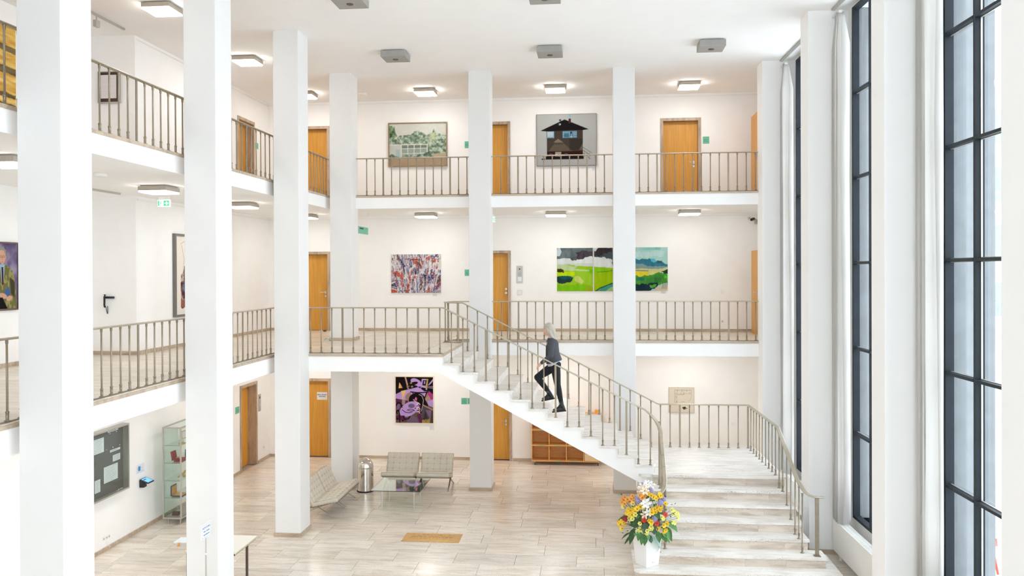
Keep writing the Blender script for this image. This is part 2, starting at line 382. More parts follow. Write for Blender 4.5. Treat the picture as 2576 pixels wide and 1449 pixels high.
# ------------------------------------------------------------------ measured levels
L1, L2, CEIL = 3.48, 6.91, 9.75
B1, B2 = 3.13, 6.60                 # undersides of the two gallery slabs
YB = 22.32                          # back wall
XL, XA = -8.92, -10.02              # left wall, and the wider part of the upper corridors
YJ = 15.58                          # where the upper corridors widen
Y0 = -6.0
XG = -6.25                          # edge of the side galleries
YG = 19.45                          # edge of the back galleries
def XW(y): return 4.57 + 0.028 * (15.2 - y)
def skew(v): return (XW(v[1]) + v[0], v[1], v[2])
PIERS = [19.04, 15.46, 11.83, 8.25, 4.67, 1.09, -2.49]
COLY = [1.1, 4.73, 8.37, 12.03, 15.56, 19.1]

def wall(name, axis, pos, th, u0, u1, z0, z1, holes=(), m='wall', warp=None, parent=None):
    """wall slab across axis (0: x=pos, 1: y=pos) with rectangular holes (u0,u1,z0,z1)"""
    us = sorted({u0, u1} | {h[0] for h in holes} | {h[1] for h in holes}); zs = sorted({z0, z1} | {h[2] for h in holes} | {h[3] for h in holes})
    b = MB()
    for i in range(len(us) - 1):
        j = 0
        while j < len(zs) - 1:
            um = (us[i] + us[i + 1]) / 2
            def solid(j): return not any(h[0] < um < h[1] and h[2] < (zs[j] + zs[j + 1]) / 2 < h[3] for h in holes)
            if not solid(j): j += 1; continue
            k = j
            while k + 1 < len(zs) - 1 and solid(k + 1): k += 1
            lo, hi = (pos, pos + th) if th > 0 else (pos + th, pos)
            if axis == 0: b.box(lo, hi, us[i], us[i + 1], zs[j], zs[k + 1])
            else: b.box(us[i], us[i + 1], lo, hi, zs[j], zs[k + 1])
            j = k + 1
    o = b.build(name, M[m], parent, warp=warp); o['kind'] = 'structure'; return o

DB = [(-8.25, -7.18, 0, 2.173), (-3.27, -2.185, 0, 2.173), (-8.25, -7.18, L1, 5.655), (-3.27, -2.20, L1, 5.655),
      (-8.25, -7.18, L2, 9.10), (-3.27, -2.20, L2, 9.12), (1.775, 2.832, L2, 9.115)]
wall('wall_back', 1, YB, 0.35, XL - 0.2, 4.9, 0, CEIL, DB)
wall('wall_left', 0, XL, -0.35, Y0, YB + 0.35, 0, B1, [(20.36, 21.44, 0, 2.21)])
wall('wall_left_upper', 0, XL, -0.35, YJ, YB + 0.35, L1 - 0.01, CEIL, [(20.30, 21.36, L2, 9.06)])
wall('wall_left_corridor', 0, XA, -0.2, Y0, YJ + 0.2, L1 - 0.01, CEIL)
wall('wall_left_return', 1, YJ, 0.2, XA - 0.2, XL - 0.35, L1 - 0.01, CEIL)
FW = (-1.9, 4.8, 0.3, 9.4)  # opening added in the unseen end wall to let in fill light
wall('wall_front', 1, Y0, -0.2, XA - 0.2, 5.4, 0, CEIL, [FW])
fwn = thing('window_8', kind='structure', loc=(-0.7, Y0, 0.3))  # made-up glazing behind the camera, added to brighten surfaces facing it
g = MB()
for k in range(5): x = FW[0] + k * (FW[1] - FW[0]) / 4; g.box(x - 0.03, x + 0.03, Y0 - 0.12, Y0 - 0.04, FW[2], FW[3])
for k in range(7): z = FW[2] + k * (FW[3] - FW[2]) / 6; g.box(FW[0], FW[1], Y0 - 0.12, Y0 - 0.04, z - 0.03, z + 0.03)
g.build('frame', M['frame'], fwn)
link_mesh('pane', [(FW[0], Y0 - 0.08, FW[2]), (FW[1], Y0 - 0.08, FW[2]), (FW[1], Y0 - 0.08, FW[3]), (FW[0], Y0 - 0.08, FW[3])], [(0, 1, 2, 3)], M['glass'], fwn)
WB = [(p + 0.78, p + 3.30, 0.76, 9.68) for p in PIERS[1:]]
wall('wall_right', 0, 0.0, 0.22, Y0, YB + 0.3, 0, CEIL, WB, warp=skew)
c = MB().box(XA - 0.3, 5.5, Y0 - 0.2, YB + 0.4, CEIL, CEIL + 0.25).build('ceiling', M['ceil']); c['kind'] = 'structure'

# ground floor with its travertine slabs
TL, TD, GAP = 1.076, 0.5375, 0.005
floor = thing('floor', kind='structure')
MB().box(XL - 0.5, 5.2, Y0, YB + 0.35, -0.2, -0.022).build('screed', M['joint'], floor)
def tile_mesh(lx, ly, th=0.02):
    me = bpy.data.meshes.new('tile'); b = MB().bbox(0, lx - GAP, 0, ly - GAP, 0, th, 0.0015)
    me.from_pydata(b.v, [], b.f); return me
_tc = {}
def tiles(parent, x0, x1, y0, y1, z, yref, shift, m, far=None):
    k0 = math.floor((y0 - yref) / TD)
    k = k0
    while yref + k * TD < y1 - 0.01:
        ya, yb = max(y0, yref + k * TD), min(y1, yref + (k + 1) * TD)
        off = shift(k); i = math.floor((x0 - off) / TL)
        while off + i * TL < x1 - 0.01:
            xa, xb = max(x0, off + i * TL), min(x1, off + (i + 1) * TL)
            if xb - xa > 0.03 and yb - ya > 0.03:
                key = (round(xb - xa, 2), round(yb - ya, 2), m)
                if key not in _tc:
                    me = tile_mesh(xb - xa, yb - ya); me.materials.append(M[m]); _tc[key] = me
                o = bpy.data.objects.new('tile', _tc[key]); COL.objects.link(o); o.parent = parent
                o.location = (xa, ya, z - 0.02 + random.uniform(-0.0006, 0.0006))
            i += 1
        k += 1
# joints measured in the photograph: one per row
_rows = {}
for px, py in [(1080, 1374), (1072, 1355), (1380.0, 1345), (1241.6, 1331), (1181.0, 1312), (1252.7, 1293), (1190.5, 1284), (1208.5, 1268), (1143, 1257), (1299, 1400), (1205, 1425)]:
    p = at(px, py, 2, 0); _rows[math.floor((p.y - 15.465) / TD)] = p.x
def gshift(k):
    if k in _rows: return _rows[k]
    return (k * 0.37 * TL + 0.3 * math.sin(k * 5.1)) % TL
tiles(floor, XL, 4.75, 11.7, YB, 0.0, 15.465, gshift, 'stone')
# beyond the frame the paving goes on as one piece
b = MB()
k = -1
while True:
    ya = 15.465 + (-7 - 0) * TD + k * TD
    if ya < Y0: break
    i = 0
    while XL + i * TL < 4.9:
        b.box(XL + i * TL + (k % 2) * 0.5 - 0.5, XL + (i + 1) * TL - GAP + (k % 2) * 0.5 - 0.5, ya, ya + TD - GAP, -0.02, 0.0); i += 1
    k -= 1
b.build('paving', M['stone'], floor, kind='stuff')

# gallery slabs
def outline(level, e=0.0):
    p = [(XA - 0.25, Y0)]
    p.append((XG + e, Y0))
    for y in COLY:
        if level == 1 and y > 15: continue
        if y > 19: continue
        p += [(XG + e, y + 0.33 - e), (-6.10, y + 0.33 - e), (-6.10, y + 0.5), (XG + e, y + 0.5)]
    if level == 1:
        p += [(XG + e, 15.89 - e), (-6.10, 15.89 - e), (-6.10, 16.08 - e), (-2.94 + e, 16.08 - e), (-2.94 + e, 18.66)]
        for a in range(0, 181, 15):
            t = math.radians(a); p.append((-2.97 - math.sin(t) * (0.395 - e), 19.055 - math.cos(t) * (0.395 - e)))
        p += [(4.62, YG - e)]
    else:
        p += [(XG + e, 15.89 - e), (-6.10, 15.89 - e), (-6.10, 16.06), (XG + e, 16.06)]
        p += [(XG + e, YG - e), (4.62, YG - e)]
    p += [(4.62, YB + 0.3), (XA - 0.25, YB + 0.3)]
    return p
for lv, top, bot in ((1, L1, B1), (2, L2, B2)):
    s = MB().prism(outline(lv), bot, top - 0.05, axis=2).build('gallery_slab', M['ceil']); s['kind'] = 'structure'
    s2 = MB().prism(outline(lv, 0.018), top - 0.05, top - 0.006, axis=2).build('gallery_edging', M['skirt']); s2['kind'] = 'structure'
upper = thing('floor_upper', kind='structure', loc=(0, 0, 0))
sh2 = lambda k: (k % 3) * 0.36 + 0.1
for x0, x1, y0, y1 in ((XA, XG, 5.5, YJ), (XL, XG, YJ, YB), (XG, -3.40, 16.09, YB), (-3.40, -2.95, 16.09, 18.64), (-3.40, 4.5, 19.47, YB)):
    tiles(upper, x0, x1, y0, y1, L1 + 0.006, 16.09, sh2, 'stone_y')

# columns
def column(x, y, w, d, label, skirts):
    t = thing('column', label, 'column', (x + w / 2, y + d / 2, 0), kind='structure')
    MB().bbox(x, x + w, y, y + d, 0, CEIL, 0.006).build('shaft', M['column'], t)
    for z in skirts:
        MB().box(x - 0.022, x + w + 0.022, y - 0.022, y + d + 0.022, z, z + 0.075).build('skirting', M['skirt'], t)
    return t
nm = ['behind the camera on the hall side', 'beside the camera, out of the frame', 'nearest white column, running full height', 'second white column from the camera, sign in front of it', 'third white column, lounge bench behind its foot']
for y, n in zip(COLY[:5], nm): column(-6.12, y, 0.5, 0.55, 'square white plaster column of the side row, ' + n, (0,))
column(-6.14, 19.08, 0.52, 0.54, 'corner white column standing on both floors beside the gallery doors', (0, L1))
column(-2.87, 19.21, 0.5, 0.53, 'white column of the back row beside the purple painting', (0,))
column(0.462, 19.25, 0.5, 0.53, 'white column of the back row rising behind the staircase', (0,))
for i, y in enumerate(PIERS):
    t = thing('column', 'white window pier number %s from the back gallery' % ['one', 'two', 'three', 'four', 'five', 'six', 'seven'][i], 'column', (XW(y) - 0.35, y + 0.25, 0), kind='structure')
    MB().bbox(-0.705, 0.0, y, y + 0.5, 0, CEIL, 0.004).build('shaft', M['pier'], t, warp=skew)
    MB().box(-0.725, 0.0, y - 0.02, y + 0.52, 0, 0.075).build('skirting', M['skirt'], t, warp=skew)

# skirtings and picture rails
def strip(name, boxes, m):
    b = MB()
    for q in boxes: b.box(*q)
    o = b.build(name, M[m]); o['kind'] = 'structure'; return o
def gaps(u0, u1, holes):
    out = []; c = u0
    for a, b in sorted(holes):
        if a > c: out.append((c, a))
        c = b
    out.append((c, u1)); return out
for z, hs in ((0, DB[0:2]), (L1 + 0.006, DB[2:4]), (L2, DB[4:7])):
    strip('baseboard_back', [(a, b, YB - 0.022, YB, z, z + 0.075) for a, b in gaps(XL, 4.4, [(h[0] - 0.02, h[1] + 0.02) for h in hs])], 'skirt')
strip('baseboard_left', [(XL, XL + 0.022, a, b, 0, 0.075) for a, b in gaps(Y0, YB, [(20.34, 21.46)])], 'skirt')
strip('baseboard_left', [(XL, XL + 0.022, YJ, YB, L1 + .006, L1 + 0.08), (XA, XL + 0.022, YJ - 0.022, YJ, L1 + .006, L1 + 0.08), (XA, XA + 0.022, Y0, YJ, L1 + .006, L1 + 0.08)], 'skirt')
strip('baseboard_left', [(XL, XL + 0.022, a, b, L2, L2 + 0.075) for a, b in gaps(YJ, YB, [(20.28, 21.38)])], 'skirt')
for z in (CEIL, B2):
    strip('trim_1', [(XL, 4.45, YB - 0.02, YB, z - 0.075, z - 0.05), (XL, XL + 0.02, YJ + 0.05, YB, z - 0.075, z - 0.05)], 'white')

# doors
def door_back(n, x0, x1, z0, z1, handle=1, deep=0.16, extra=None):
    d = thing('door_%d' % n, kind='structure', loc=((x0 + x1) / 2, YB, z0))
    f = MB(); w = 0.075
    f.box(x0, x0 + w, YB - 0.02, YB + deep + 0.05, z0, z1); f.box(x1 - w, x1, YB - 0.02, YB + deep + 0.05, z0, z1); f.box(x0 + w, x1 - w, YB - 0.02, YB + deep + 0.05, z1 - w, z1)
    f.build('frame', M['jamb'], d)
    leaf = MB().box(x0 + w + 0.006, x1 - w - 0.006, YB + deep - 0.02, YB + deep + 0.03, z0 + 0.006, z1 - w - 0.006).build('leaf', M['door'], d)
    MB().box(x0, x1, YB + deep + 0.03, YB + 0.36, z0, z1).build('backing', M['black'], d)
    hx = x1 - w - 0.10 if handle > 0 else x0 + w + 0.10; s = 1 if handle > 0 else -1; y = YB + deep - 0.02; hz = z0 + 1.05
    if handle:
        MB().box(hx - 0.02, hx + 0.02, y - 0.012, y, hz - 0.04, hz + 0.035).box(hx - 0.02, hx + 0.02, y - 0.014, y, hz - 0.13, hz - 0.075).tube([(hx, y - 0.005, hz), (hx, y - 0.055, hz), (hx - s * 0.13, y - 0.055, hz)], 0.010, 6).build('handle', M['steel'], d)
    return d
dl = []
for i, (x0, x1, z0, z1) in enumerate(DB):
    dl.append(door_back(i + 1, x0, x1, z0 + (0.006 if z0 == L1 else 0), z1, handle={0: -1, 1: 1, 2: 1, 3: 0, 4: -1, 5: -1, 6: 1}[i]))
# knob and lock of the first-floor door beside the intercom
q = MB()
for z in (L1 + 1.14, L1 + 1.03): q.tube([(-2.34, YB + 0.14, z), (-2.34, YB + 0.10, z)], 0.032, 10)
q.build('knob', M['steel'], dl[3])
# pair of doors in the left wall
def door_left(n, y0, y1, z0, z1, lift=False):
    d = thing('door_%d' % n, kind='structure', loc=(XL, (y0 + y1) / 2, z0)); w = 0.075; D = 0.30
    f = MB().box(XL - D, XL + 0.02, y0, y0 + w, z0, z1).box(XL - D, XL + 0.02, y1 - w, y1, z0, z1).box(XL - D, XL + 0.02, y0 + w, y1 - w, z1 - w, z1)
    f.build('frame', M['jamb'], d)
    if lift:
        m_ = (y0 + y1) / 2
        for a, b in ((y0 + w + 0.004, m_ - 0.012), (m_ + 0.012, y1 - w - 0.004)):
            lf = MB().box(XL - 0.26, XL - 0.22, a, b, z0 + 0.006, z1 - w - 0.006).build('leaf', M['door'], d)
        MB().box(XL - 0.22, XL - 0.18, m_ - 0.07, m_ - 0.03, z0 + 0.96, z0 + 1.14).tube([(XL - 0.19, m_ - 0.05, z0 + 1.05), (XL - 0.15, m_ - 0.05, z0 + 1.05), (XL - 0.15, m_ - 0.16, z0 + 1.05)], 0.010, 6).build('handle', M['brassplate'], d)
    else:
        MB().box(XL - 0.26, XL - 0.22, y0 + w, y1 - w, z0 + 0.006, z1 - w - 0.006).build('leaf', M['door'], d)
    MB().box(XL - 0.36, XL - D, y0, y1, z0, z1).build('backing', M['black'], d)
door_left(8, 20.36, 21.44, 0, 2.21, True)
door_left(9, 20.30, 21.36, L2, 9.06)
# two door leaves standing open at the far end of the galleries
for n, z0, z1 in ((10, L1 + 0.012, 5.60), (11, L2 + 0.006, 9.035)):
    d = thing('door_%d' % n, kind='structure', loc=(4.1, 21.6, z0))
    MB().bbox(4.06, 4.10, 21.15, 22.02, z0, z1, 0.003).build('leaf', M['door'], d)
    MB().box(4.04, 4.06, 21.22, 21.26, z0 + 0.96, z0 + 1.1).tube([(4.055, 21.24, z0 + 1.05), (4.0, 21.24, z0 + 1.05), (4.0, 21.37, z0 + 1.05)], 0.010, 6).build('handle', M['steel'], d)

# windows of the right wall
def window(n, p, full=True):
    y0, y1, z0, z1 = p + 0.78, p + 3.30, 0.76, 9.68
    w = thing('window_%d' % n, kind='structure', loc=(XW((y0 + y1) / 2), (y0 + y1) / 2, z0))
    f = MB(); t = 0.05; a, c = -0.055, 0.055
    f.box(a, c, y0, y0 + t, z0, z1).box(a, c, y1 - t, y1, z0, z1).box(a, c, y0 + t, y1 - t, z0, z0 + t).box(a, c, y0 + t, y1 - t, z1 - t, z1)
    f.build('frame', M['frame'], w, warp=skew)
    rows = [z0 + (z1 - z0) * k / 6 for k in range(7)]; cols = [y0 + (y1 - y0) * k / 3 for k in range(4)]
    for k in (1, 2): MB().box(a, c, cols[k] - 0.025, cols[k] + 0.025, z0 + t, z1 - t).build('mullion', M['frame'], w, warp=skew)
    for k in range(1, 6):
        for j in range(3):
            MB().bbox(a - 0.004, c, cols[j] + 0.026, cols[j + 1] - 0.026, rows[k] - 0.02, rows[k] + 0.02, 0.004).build('glazing_bar', M['frame'], w, warp=skew)
    if full:
        for k in range(6):
            for j in range(3):
                ya, yb, za, zb = cols[j] + 0.02, cols[j + 1] - 0.02, rows[k] + 0.015, rows[k + 1] - 0.015
                link_mesh('pane', [skew((0.02, ya, za)), skew((0.02, yb, za)), skew((0.02, yb, zb)), skew((0.02, ya, zb))], [(0, 1, 2, 3)], M['glass'], w)
                g = MB(); e = 0.014
                for q in ((ya, yb, za, za + e), (ya, yb, zb - e, zb), (ya, ya + e, za, zb), (yb - e, yb, za, zb)): g.box(0.008, 0.03, q[0], q[1], q[2], q[3])
                g.build('bead', M['alu'], w, warp=skew)
    else:
        link_mesh('pane', [skew((0.02, y0, z0)), skew((0.02, y1, z0)), skew((0.02, y1, z1)), skew((0.02, y0, z1))], [(0, 1, 2, 3)], M['glass'], w)
    for q in (y0 - 0.001, y1 - 0.007): MB().box(0.057, 0.23, q, q + 0.008, z0, z1).build('outer_reveal', M['ext'], w, warp=skew)
    MB().box(-0.02, 0.24, y0 - 0.02, y1 + 0.02, z0 - 0.03, z0).build('sill', M['radiator'], w, warp=skew)
for n, p in enumerate(PIERS[1:]): window(n + 1, p, n < 3)
# ledges of the facade outside each pier
for y in PIERS:
    e = MB().box(0.22, 0.72, y - 0.02, y + 0.52, -0.1, 10.2).build('facade_fin', M['ext'], warp=skew); e['kind'] = 'structure'
g = MB().box(4.9, 60, -40, 80, -0.25, -0.08).build('terrace_ground', M['extground']); g['kind'] = 'structure'

# curtains, curtain tracks, radiators
def curtain(p, n, lab):
    y1 = p + 3.52; y0 = y1 - 0.56; N = 44; rows = [0.715, 1.8, 4.0, 7.0, 9.0, 9.45, 9.58]
    vs = []; rnd = random.Random(n)
    ph = [rnd.uniform(-0.5, 0.5) for _ in range(9)]
    for r, z in enumerate(rows):
        pinch = 0.9 if z < 9.2 else (0.75 if z < 9.5 else 0.6)
        sway = 0.05 * math.sin(z * 0.5 + n)
        for i in range(N + 1):
            t = i / N; a = t * 2 * PI * 5.5 + ph[int(t * 8)] * 0.6 + 0.25 * math.sin(z * 0.7 + i * 0.2)
            yy = y1 - 0.03 - (1 - t) * (y1 - y0) * pinch + 0.012 * math.sin(a * 2 + 1) - 0.0 * sway
            vs.append((-0.27 + 0.11 * math.sin(a) * (1.05 if z < 9.2 else 0.55) + 0.06 * (t - 0.5), yy, z))
    fs = [(r * (N + 1) + i, r * (N + 1) + i + 1, (r + 1) * (N + 1) + i + 1, (r + 1) * (N + 1) + i) for r in range(len(rows) - 1) for i in range(N)]
    t = thing('curtain', lab, 'curtain', (XW(y1) - 0.3, y1 - 0.3, 0.715))
    o = link_mesh('cloth', [skew(v) for v in vs], fs, M['curtain'], t, smooth=True)
    s = o.modifiers.new('thick', 'SOLIDIFY'); s.thickness = 0.004
    MB().box(-0.33, -0.27, y1 - 0.40, y1 - 0.02, 9.56, 9.60).build('header_tape', M['curtain'], t, warp=skew)
for i, (p, lab) in enumerate([(PIERS[1], 'pale floor-length curtain gathered beside the far pier, above the stairs'), (PIERS[2], 'pale floor-length curtain gathered in the middle window bay behind the radiator'),
                              (PIERS[3], 'pale floor-length curtain gathered in the large near window bay')]):
    curtain(p, i, lab)
for i, p in enumerate(PIERS[1:4]):
    o = MB().box(-0.33, -0.27, p + 0.55, p + 3.54, CEIL - 0.035, CEIL).build('curtain_track', M['alu'], warp=skew)
    tag(o, ['slim ceiling track above the far window bay', 'slim ceiling track above the middle window bay', 'slim ceiling track above the near window bay'][i], 'curtain track')
for i, p in enumerate(PIERS[1:4]):
    y0, y1 = p + 0.62, p + 3.40
    r = thing('radiator', ['white convector radiator under the far window behind the stair landing', 'white convector radiator low under the middle window', 'white convector radiator under the near window'][i], 'radiator', (XW(y1) - 0.28, (y0 + y1) / 2, 0))
    MB().bbox(-0.36, -0.34, y0, y1, 0.15, 0.70, 0.004).build('front_panel', M['radiator'], r, warp=skew)
    MB().bbox(-0.20, -0.18, y0, y1, 0.15, 0.69, 0.004).build('rear_panel', M['radiator'], r, warp=skew)
    for q in (y0, y1 - 0.01): MB().box(-0.34, -0.20, q, q + 0.01, 0.15, 0.69).build('end_cap', M['radiator'], r, warp=skew)
    g = MB(); y = y0 + 0.02
    while y < y1 - 0.03:
        g.box(-0.335, -0.275, y, y + 0.016, 0.688, 0.696); g.box(-0.265, -0.205, y, y + 0.016, 0.688, 0.696); y += 0.034
    g.box(-0.275, -0.265, y0, y1, 0.684, 0.696)
    g.build('grille', M['radiator'], r, warp=skew)
    for yy in (y0 + 0.25, (y0 + y1) / 2, y1 - 0.12):
        MB().lathe([(0.03, 0), (0.02, 0.01), (0.02, 0.16)], 0, 0, 8).build('foot', M['radiator'], r, warp=lambda v, yy=yy: (XW(yy) - 0.27 + v[0], yy + v[1], v[2]))
# ------------------------------------------------------------------ balustrades
_bal = {}
def baluster_mesh(h, flat):
    key = (round(h, 3), flat)
    if key not in _bal:
        b = MB()
        if flat:
            b.box(-0.019, 0.019, -0.0075, 0.0075, 0, h); b.box(-0.032, 0.032, -0.018, 0.018, 0, 0.008)
        else:
            b.lathe([(0.034, 0), (0.034, 0.006), (0.0175, 0.010), (0.0175, 0.085), (0.0205, 0.088), (0.0205, 0.104), (0.0125, 0.108), (0.0115, h - 0.055), (0.0155, h - 0.050), (0.0165, h - 0.012), (0.026, h)], 0, 0, 8)
        me = bpy.data.meshes.new('flat_post' if flat else 'baluster'); me.from_pydata(b.v, [], b.f); me.materials.append(M['brass'])
        if not flat: me.polygons.foreach_set('use_smooth', [True] * len(me.polygons))
        _bal[key] = me
    return _bal[key]
def posts(t, items):
    """items: (x, y, z_foot, z_rail, flat, rz)"""
    for x, y, z0, z1, flat, rz in items:
        o = place_copy(baluster_mesh(z1 - z0, flat), 'flat_post' if flat else 'baluster', Vector((x, y, z0)) - ORG[t.name], t, (0, 0, rz))
HR = 0.024
def balustrade(label, path, items, bars=(), group=None):
    p = path[0]
    t = thing('balustrade', label, 'railing', (p[0], p[1], items[0][2]), group)
    MB().sweep(path, 0.074, HR).build('handrail', M['rail_top'], t, smooth=False)
    for q in bars: MB().sweep(q, 0.036, 0.010).build('base_bar', M['brass'], t)
    posts(t, items); return t
XR = -6.32
def side_ys(y0, y1, ref, pitch=0.2183):
    k = math.ceil((y0 - ref) / pitch); out = []
    while ref + k * pitch <= y1: out.append((ref + k * pitch, k % 8 == 0)); k += 1
    return out
def side_items(y0, y1, z, h, ref): return [(XR, y, z + 0.012, z + h, f, PI / 2) for y, f in side_ys(y0, y1, ref)]
T1, T2 = L1 + 0.92 - HR / 2, L2 + 0.885
# first-floor side gallery, then the landing in front of the stair head
it = side_items(5.2, 15.99, L1 + 0.006, 0.90, 11.08)
balustrade('bronze balustrade of the middle floor, running along the side gallery behind the columns', [(XR, 5.0, T1), (XR, 16.14, T1)], it, [[(XR, 5.0, L1 + 0.012), (XR, 16.14, L1 + 0.012)]])
it = [(-3.428 + k * 0.2172, 16.14, L1 + 0.018, L1 + 0.906, k % 7 == 0, 0) for k in range(-13, 3)]
it[0] = (-6.30, 16.14, L1 + 0.018, L1 + 0.906, False, 0)
balustrade('bronze balustrade across the landing at the head of the stairs', [(XR, 16.14, T1), (-2.93, 16.14, T1)], it, [[(XR, 16.14, L1 + 0.012), (-2.93, 16.14, L1 + 0.012)]])
it = side_items(5.2, 19.4, L2, 0.875, 14.566)
balustrade('dark bronze balustrade of the top floor, running along the side gallery', [(XR, 5.0, T2), (XR, 19.5, T2)], it, [[(XR, 5.0, L2 + 0.008), (XR, 19.5, L2 + 0.008)]])
# back galleries, in lengths between the columns
def back(label, x0, x1, z, top, h):
    it = []
    k = math.ceil((x0 + 0.05 + 3.356) / 0.2013)
    while -3.356 + k * 0.2013 < x1 - 0.03:
        it.append((-3.356 + k * 0.2013, 19.5, z + 0.012, z + h, k % 8 == 0, 0)); k += 1
    balustrade(label, [(x0, 19.5, top), (x1, 19.5, top)], it, [[(x0, 19.5, z + 0.006), (x1, 19.5, z + 0.006)]])
back('top-floor bronze balustrade below the greenhouse painting', -5.62, -2.87, L2, T2, 0.875)
back('short top-floor balustrade corner behind the corner column', XR, -6.14, L2, T2, 0.875)
back('top-floor bronze balustrade below the dark house painting', -2.37, 0.462, L2, T2, 0.875)
back('top-floor bronze balustrade in front of the single oak door', 0.962, XW(19.5) - 0.70, L2, T2, 0.875)
back('middle-floor bronze balustrade below the green landscape panels', -2.37, 0.462, L1 + 0.006, T1, 0.90)
back('middle-floor bronze balustrade between the back column and the window pier', 0.962, XW(19.5) - 0.70, L1 + 0.006, T1, 0.90)
# rounded end of the stairwell
arc = [(-2.97 - math.sin(math.radians(a)) * 0.43, 19.055 - math.cos(math.radians(a)) * 0.44) for a in range(0, 181, 12)]
pth = [(x, y, T1) for x, y in arc] + [(-2.87, 19.5, T1)]
it = []
for a, f in ((8, True), (50, False), (80, True), (115, False), (150, False)):
    r = math.radians(a); it.append((-2.97 - math.sin(r) * 0.43, 19.055 - math.cos(r) * 0.44, L1 + 0.018, L1 + 0.906, f, r))
balustrade('curved bronze balustrade around the rounded end of the stairwell', pth, it, [[(x, y, L1 + 0.012) for x, y in arc] + [(-2.87, 19.5, L1 + 0.012)]])

# ------------------------------------------------------------------ staircase
R, T = 0.174, 0.342
SF, SB = 16.08, 18.66
stair = thing('staircase', 'white staircase with travertine steps, rising from the hall floor to the middle gallery', 'staircase', (1.1, 16, 0))
def xn(n): return -2.94 + T * n          # nose of upper step n (z = L1 - n R)
body = [(-3.05, B1), (-3.05, L1 - 0.06), (-2.955, L1 - 0.06)]
for n in range(1, 13):
    z = L1 - n * R - 0.0395
    body += [(xn(n - 1) - 0.02, z), (xn(n) - 0.02, z)]
body += [(xn(12) - 0.02, 1.17), (1.16, 0.9), (0.98, 0.985)]
MB().prism(body, SF + 0.03, SB - 0.02).build('flight_body', M['ceil'], stair)
def tread(pts, z, parent=stair):
    MB().prism(pts, z - 0.04, z, axis=2).build('tread', M['stair'], parent)
for n in range(1, 13):
    z = L1 - n * R; x0, x1 = xn(n - 1) - (0.024 if n > 1 else 0.0), xn(n) + 0.022
    if n < 12: tread([(x0, SF), (x1, SF), (x1, SB), (x0, SB)], z)
    else:
        c = [(x0, SF)] + [(x1 - 0.14 + 0.14 * math.sin(math.radians(a)), SF + 0.14 - 0.14 * math.cos(math.radians(a))) for a in range(0, 91, 15)] + [(x1, SB), (x0, SB)]
        tread(c, z)
    MB().box(xn(n - 1) - (0.022 if n > 1 else -0.001), xn(n - 1) + (0.026 if n == 1 else 0), SF + 0.006, SB - 0.006, z, z + R - 0.042).build('riser', M['stair'], stair)
LZ = L1 - 13 * R
MB().box(xn(12) - 0.022, xn(12), SF + 0.10, SB - 0.006, LZ, LZ + R - 0.042).build('riser', M['stair'], stair)
# half landing
XE = 3.50
lp = [(0.86, 18.86), (0.86, 16.10)] + [(0.99 + 0.13 * math.sin(math.radians(a)) , 16.12 - 0.13 * math.cos(math.radians(a)) + 0.0) for a in range(-60, 61, 20)] + [(1.12, 16.035), (XE + 0.08, 16.035), (XE, 18.86)]
tread(lp, LZ)
MB().prism([(0.97, 18.80), (0.97, 16.22), (1.02, 16.10), (1.12, 16.07), (XE, 16.07), (XE - 0.06, 18.80)], 0.0, LZ - 0.04, axis=2).build('landing_body', M['column'], stair)
b = MB()
for i in range(9):
    xa = 1.45 + i * 0.24
# lower flight
YN = [16.035, 15.655, 15.285, 14.912, 14.53, 14.15, 13.80]
XL2 = 1.09
for k in range(1, 7):
    z = LZ - k * R
    xl, xr = XL2, 3.585 + 0.012 * k
    if k == 5: xl, xr = 0.94, 3.83
    if k == 6: xl, xr = 0.655, 3.99
    y0, y1 = YN[k], YN[k - 1] + 0.03
    if k == 6: y1 = 14.88
    if k == 5: y1 = 14.56
    if k == 6:
        q = [(xl + 0.09, y0), (xr, y0), (xr, y1), (xl, y1), (xl, y0 + 0.09)]
    else: q = [(xl, y0), (xr, y0), (xr, y1), (xl, y1)]
    nseg = 3; 
    tread(q, z)
    # riser slabs with their joints
    js = [xl + 0.03, xl + (xr - xl) * (0.30 + 0.07 * ((k * 3) % 4)), xl + (xr - xl) * (0.66 + 0.06 * ((k * 5) % 3)), xr - 0.03]
    # riser under the nose above this tread
for k in range(0, 7):
    zt = LZ - k * R; z0 = max(0.0, zt - R)
    xl, xr = XL2, 3.585 + 0.012 * k
    if k == 5: xl, xr = 0.94, 3.83
    if k == 6: xl, xr = 0.655, 3.99
    y = YN[k] + 0.028
    js = [xl + 0.025, xl + (xr - xl) * (0.24 + 0.10 * ((k * 3) % 4)), xl + (xr - xl) * (0.70 + 0.07 * ((k * 5) % 3)), xr - 0.025]
    for a, c in zip(js[:-1], js[1:]):
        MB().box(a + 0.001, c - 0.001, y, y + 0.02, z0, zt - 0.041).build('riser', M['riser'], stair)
    if k:
        yb = YN[0] + 0.10 if k < 5 else (14.86 if k == 6 else 14.54)
        MB().box(xl + 0.028, xr - 0.028, y + 0.02, yb, z0, zt - 0.041).build('step_body', M['column'], stair)

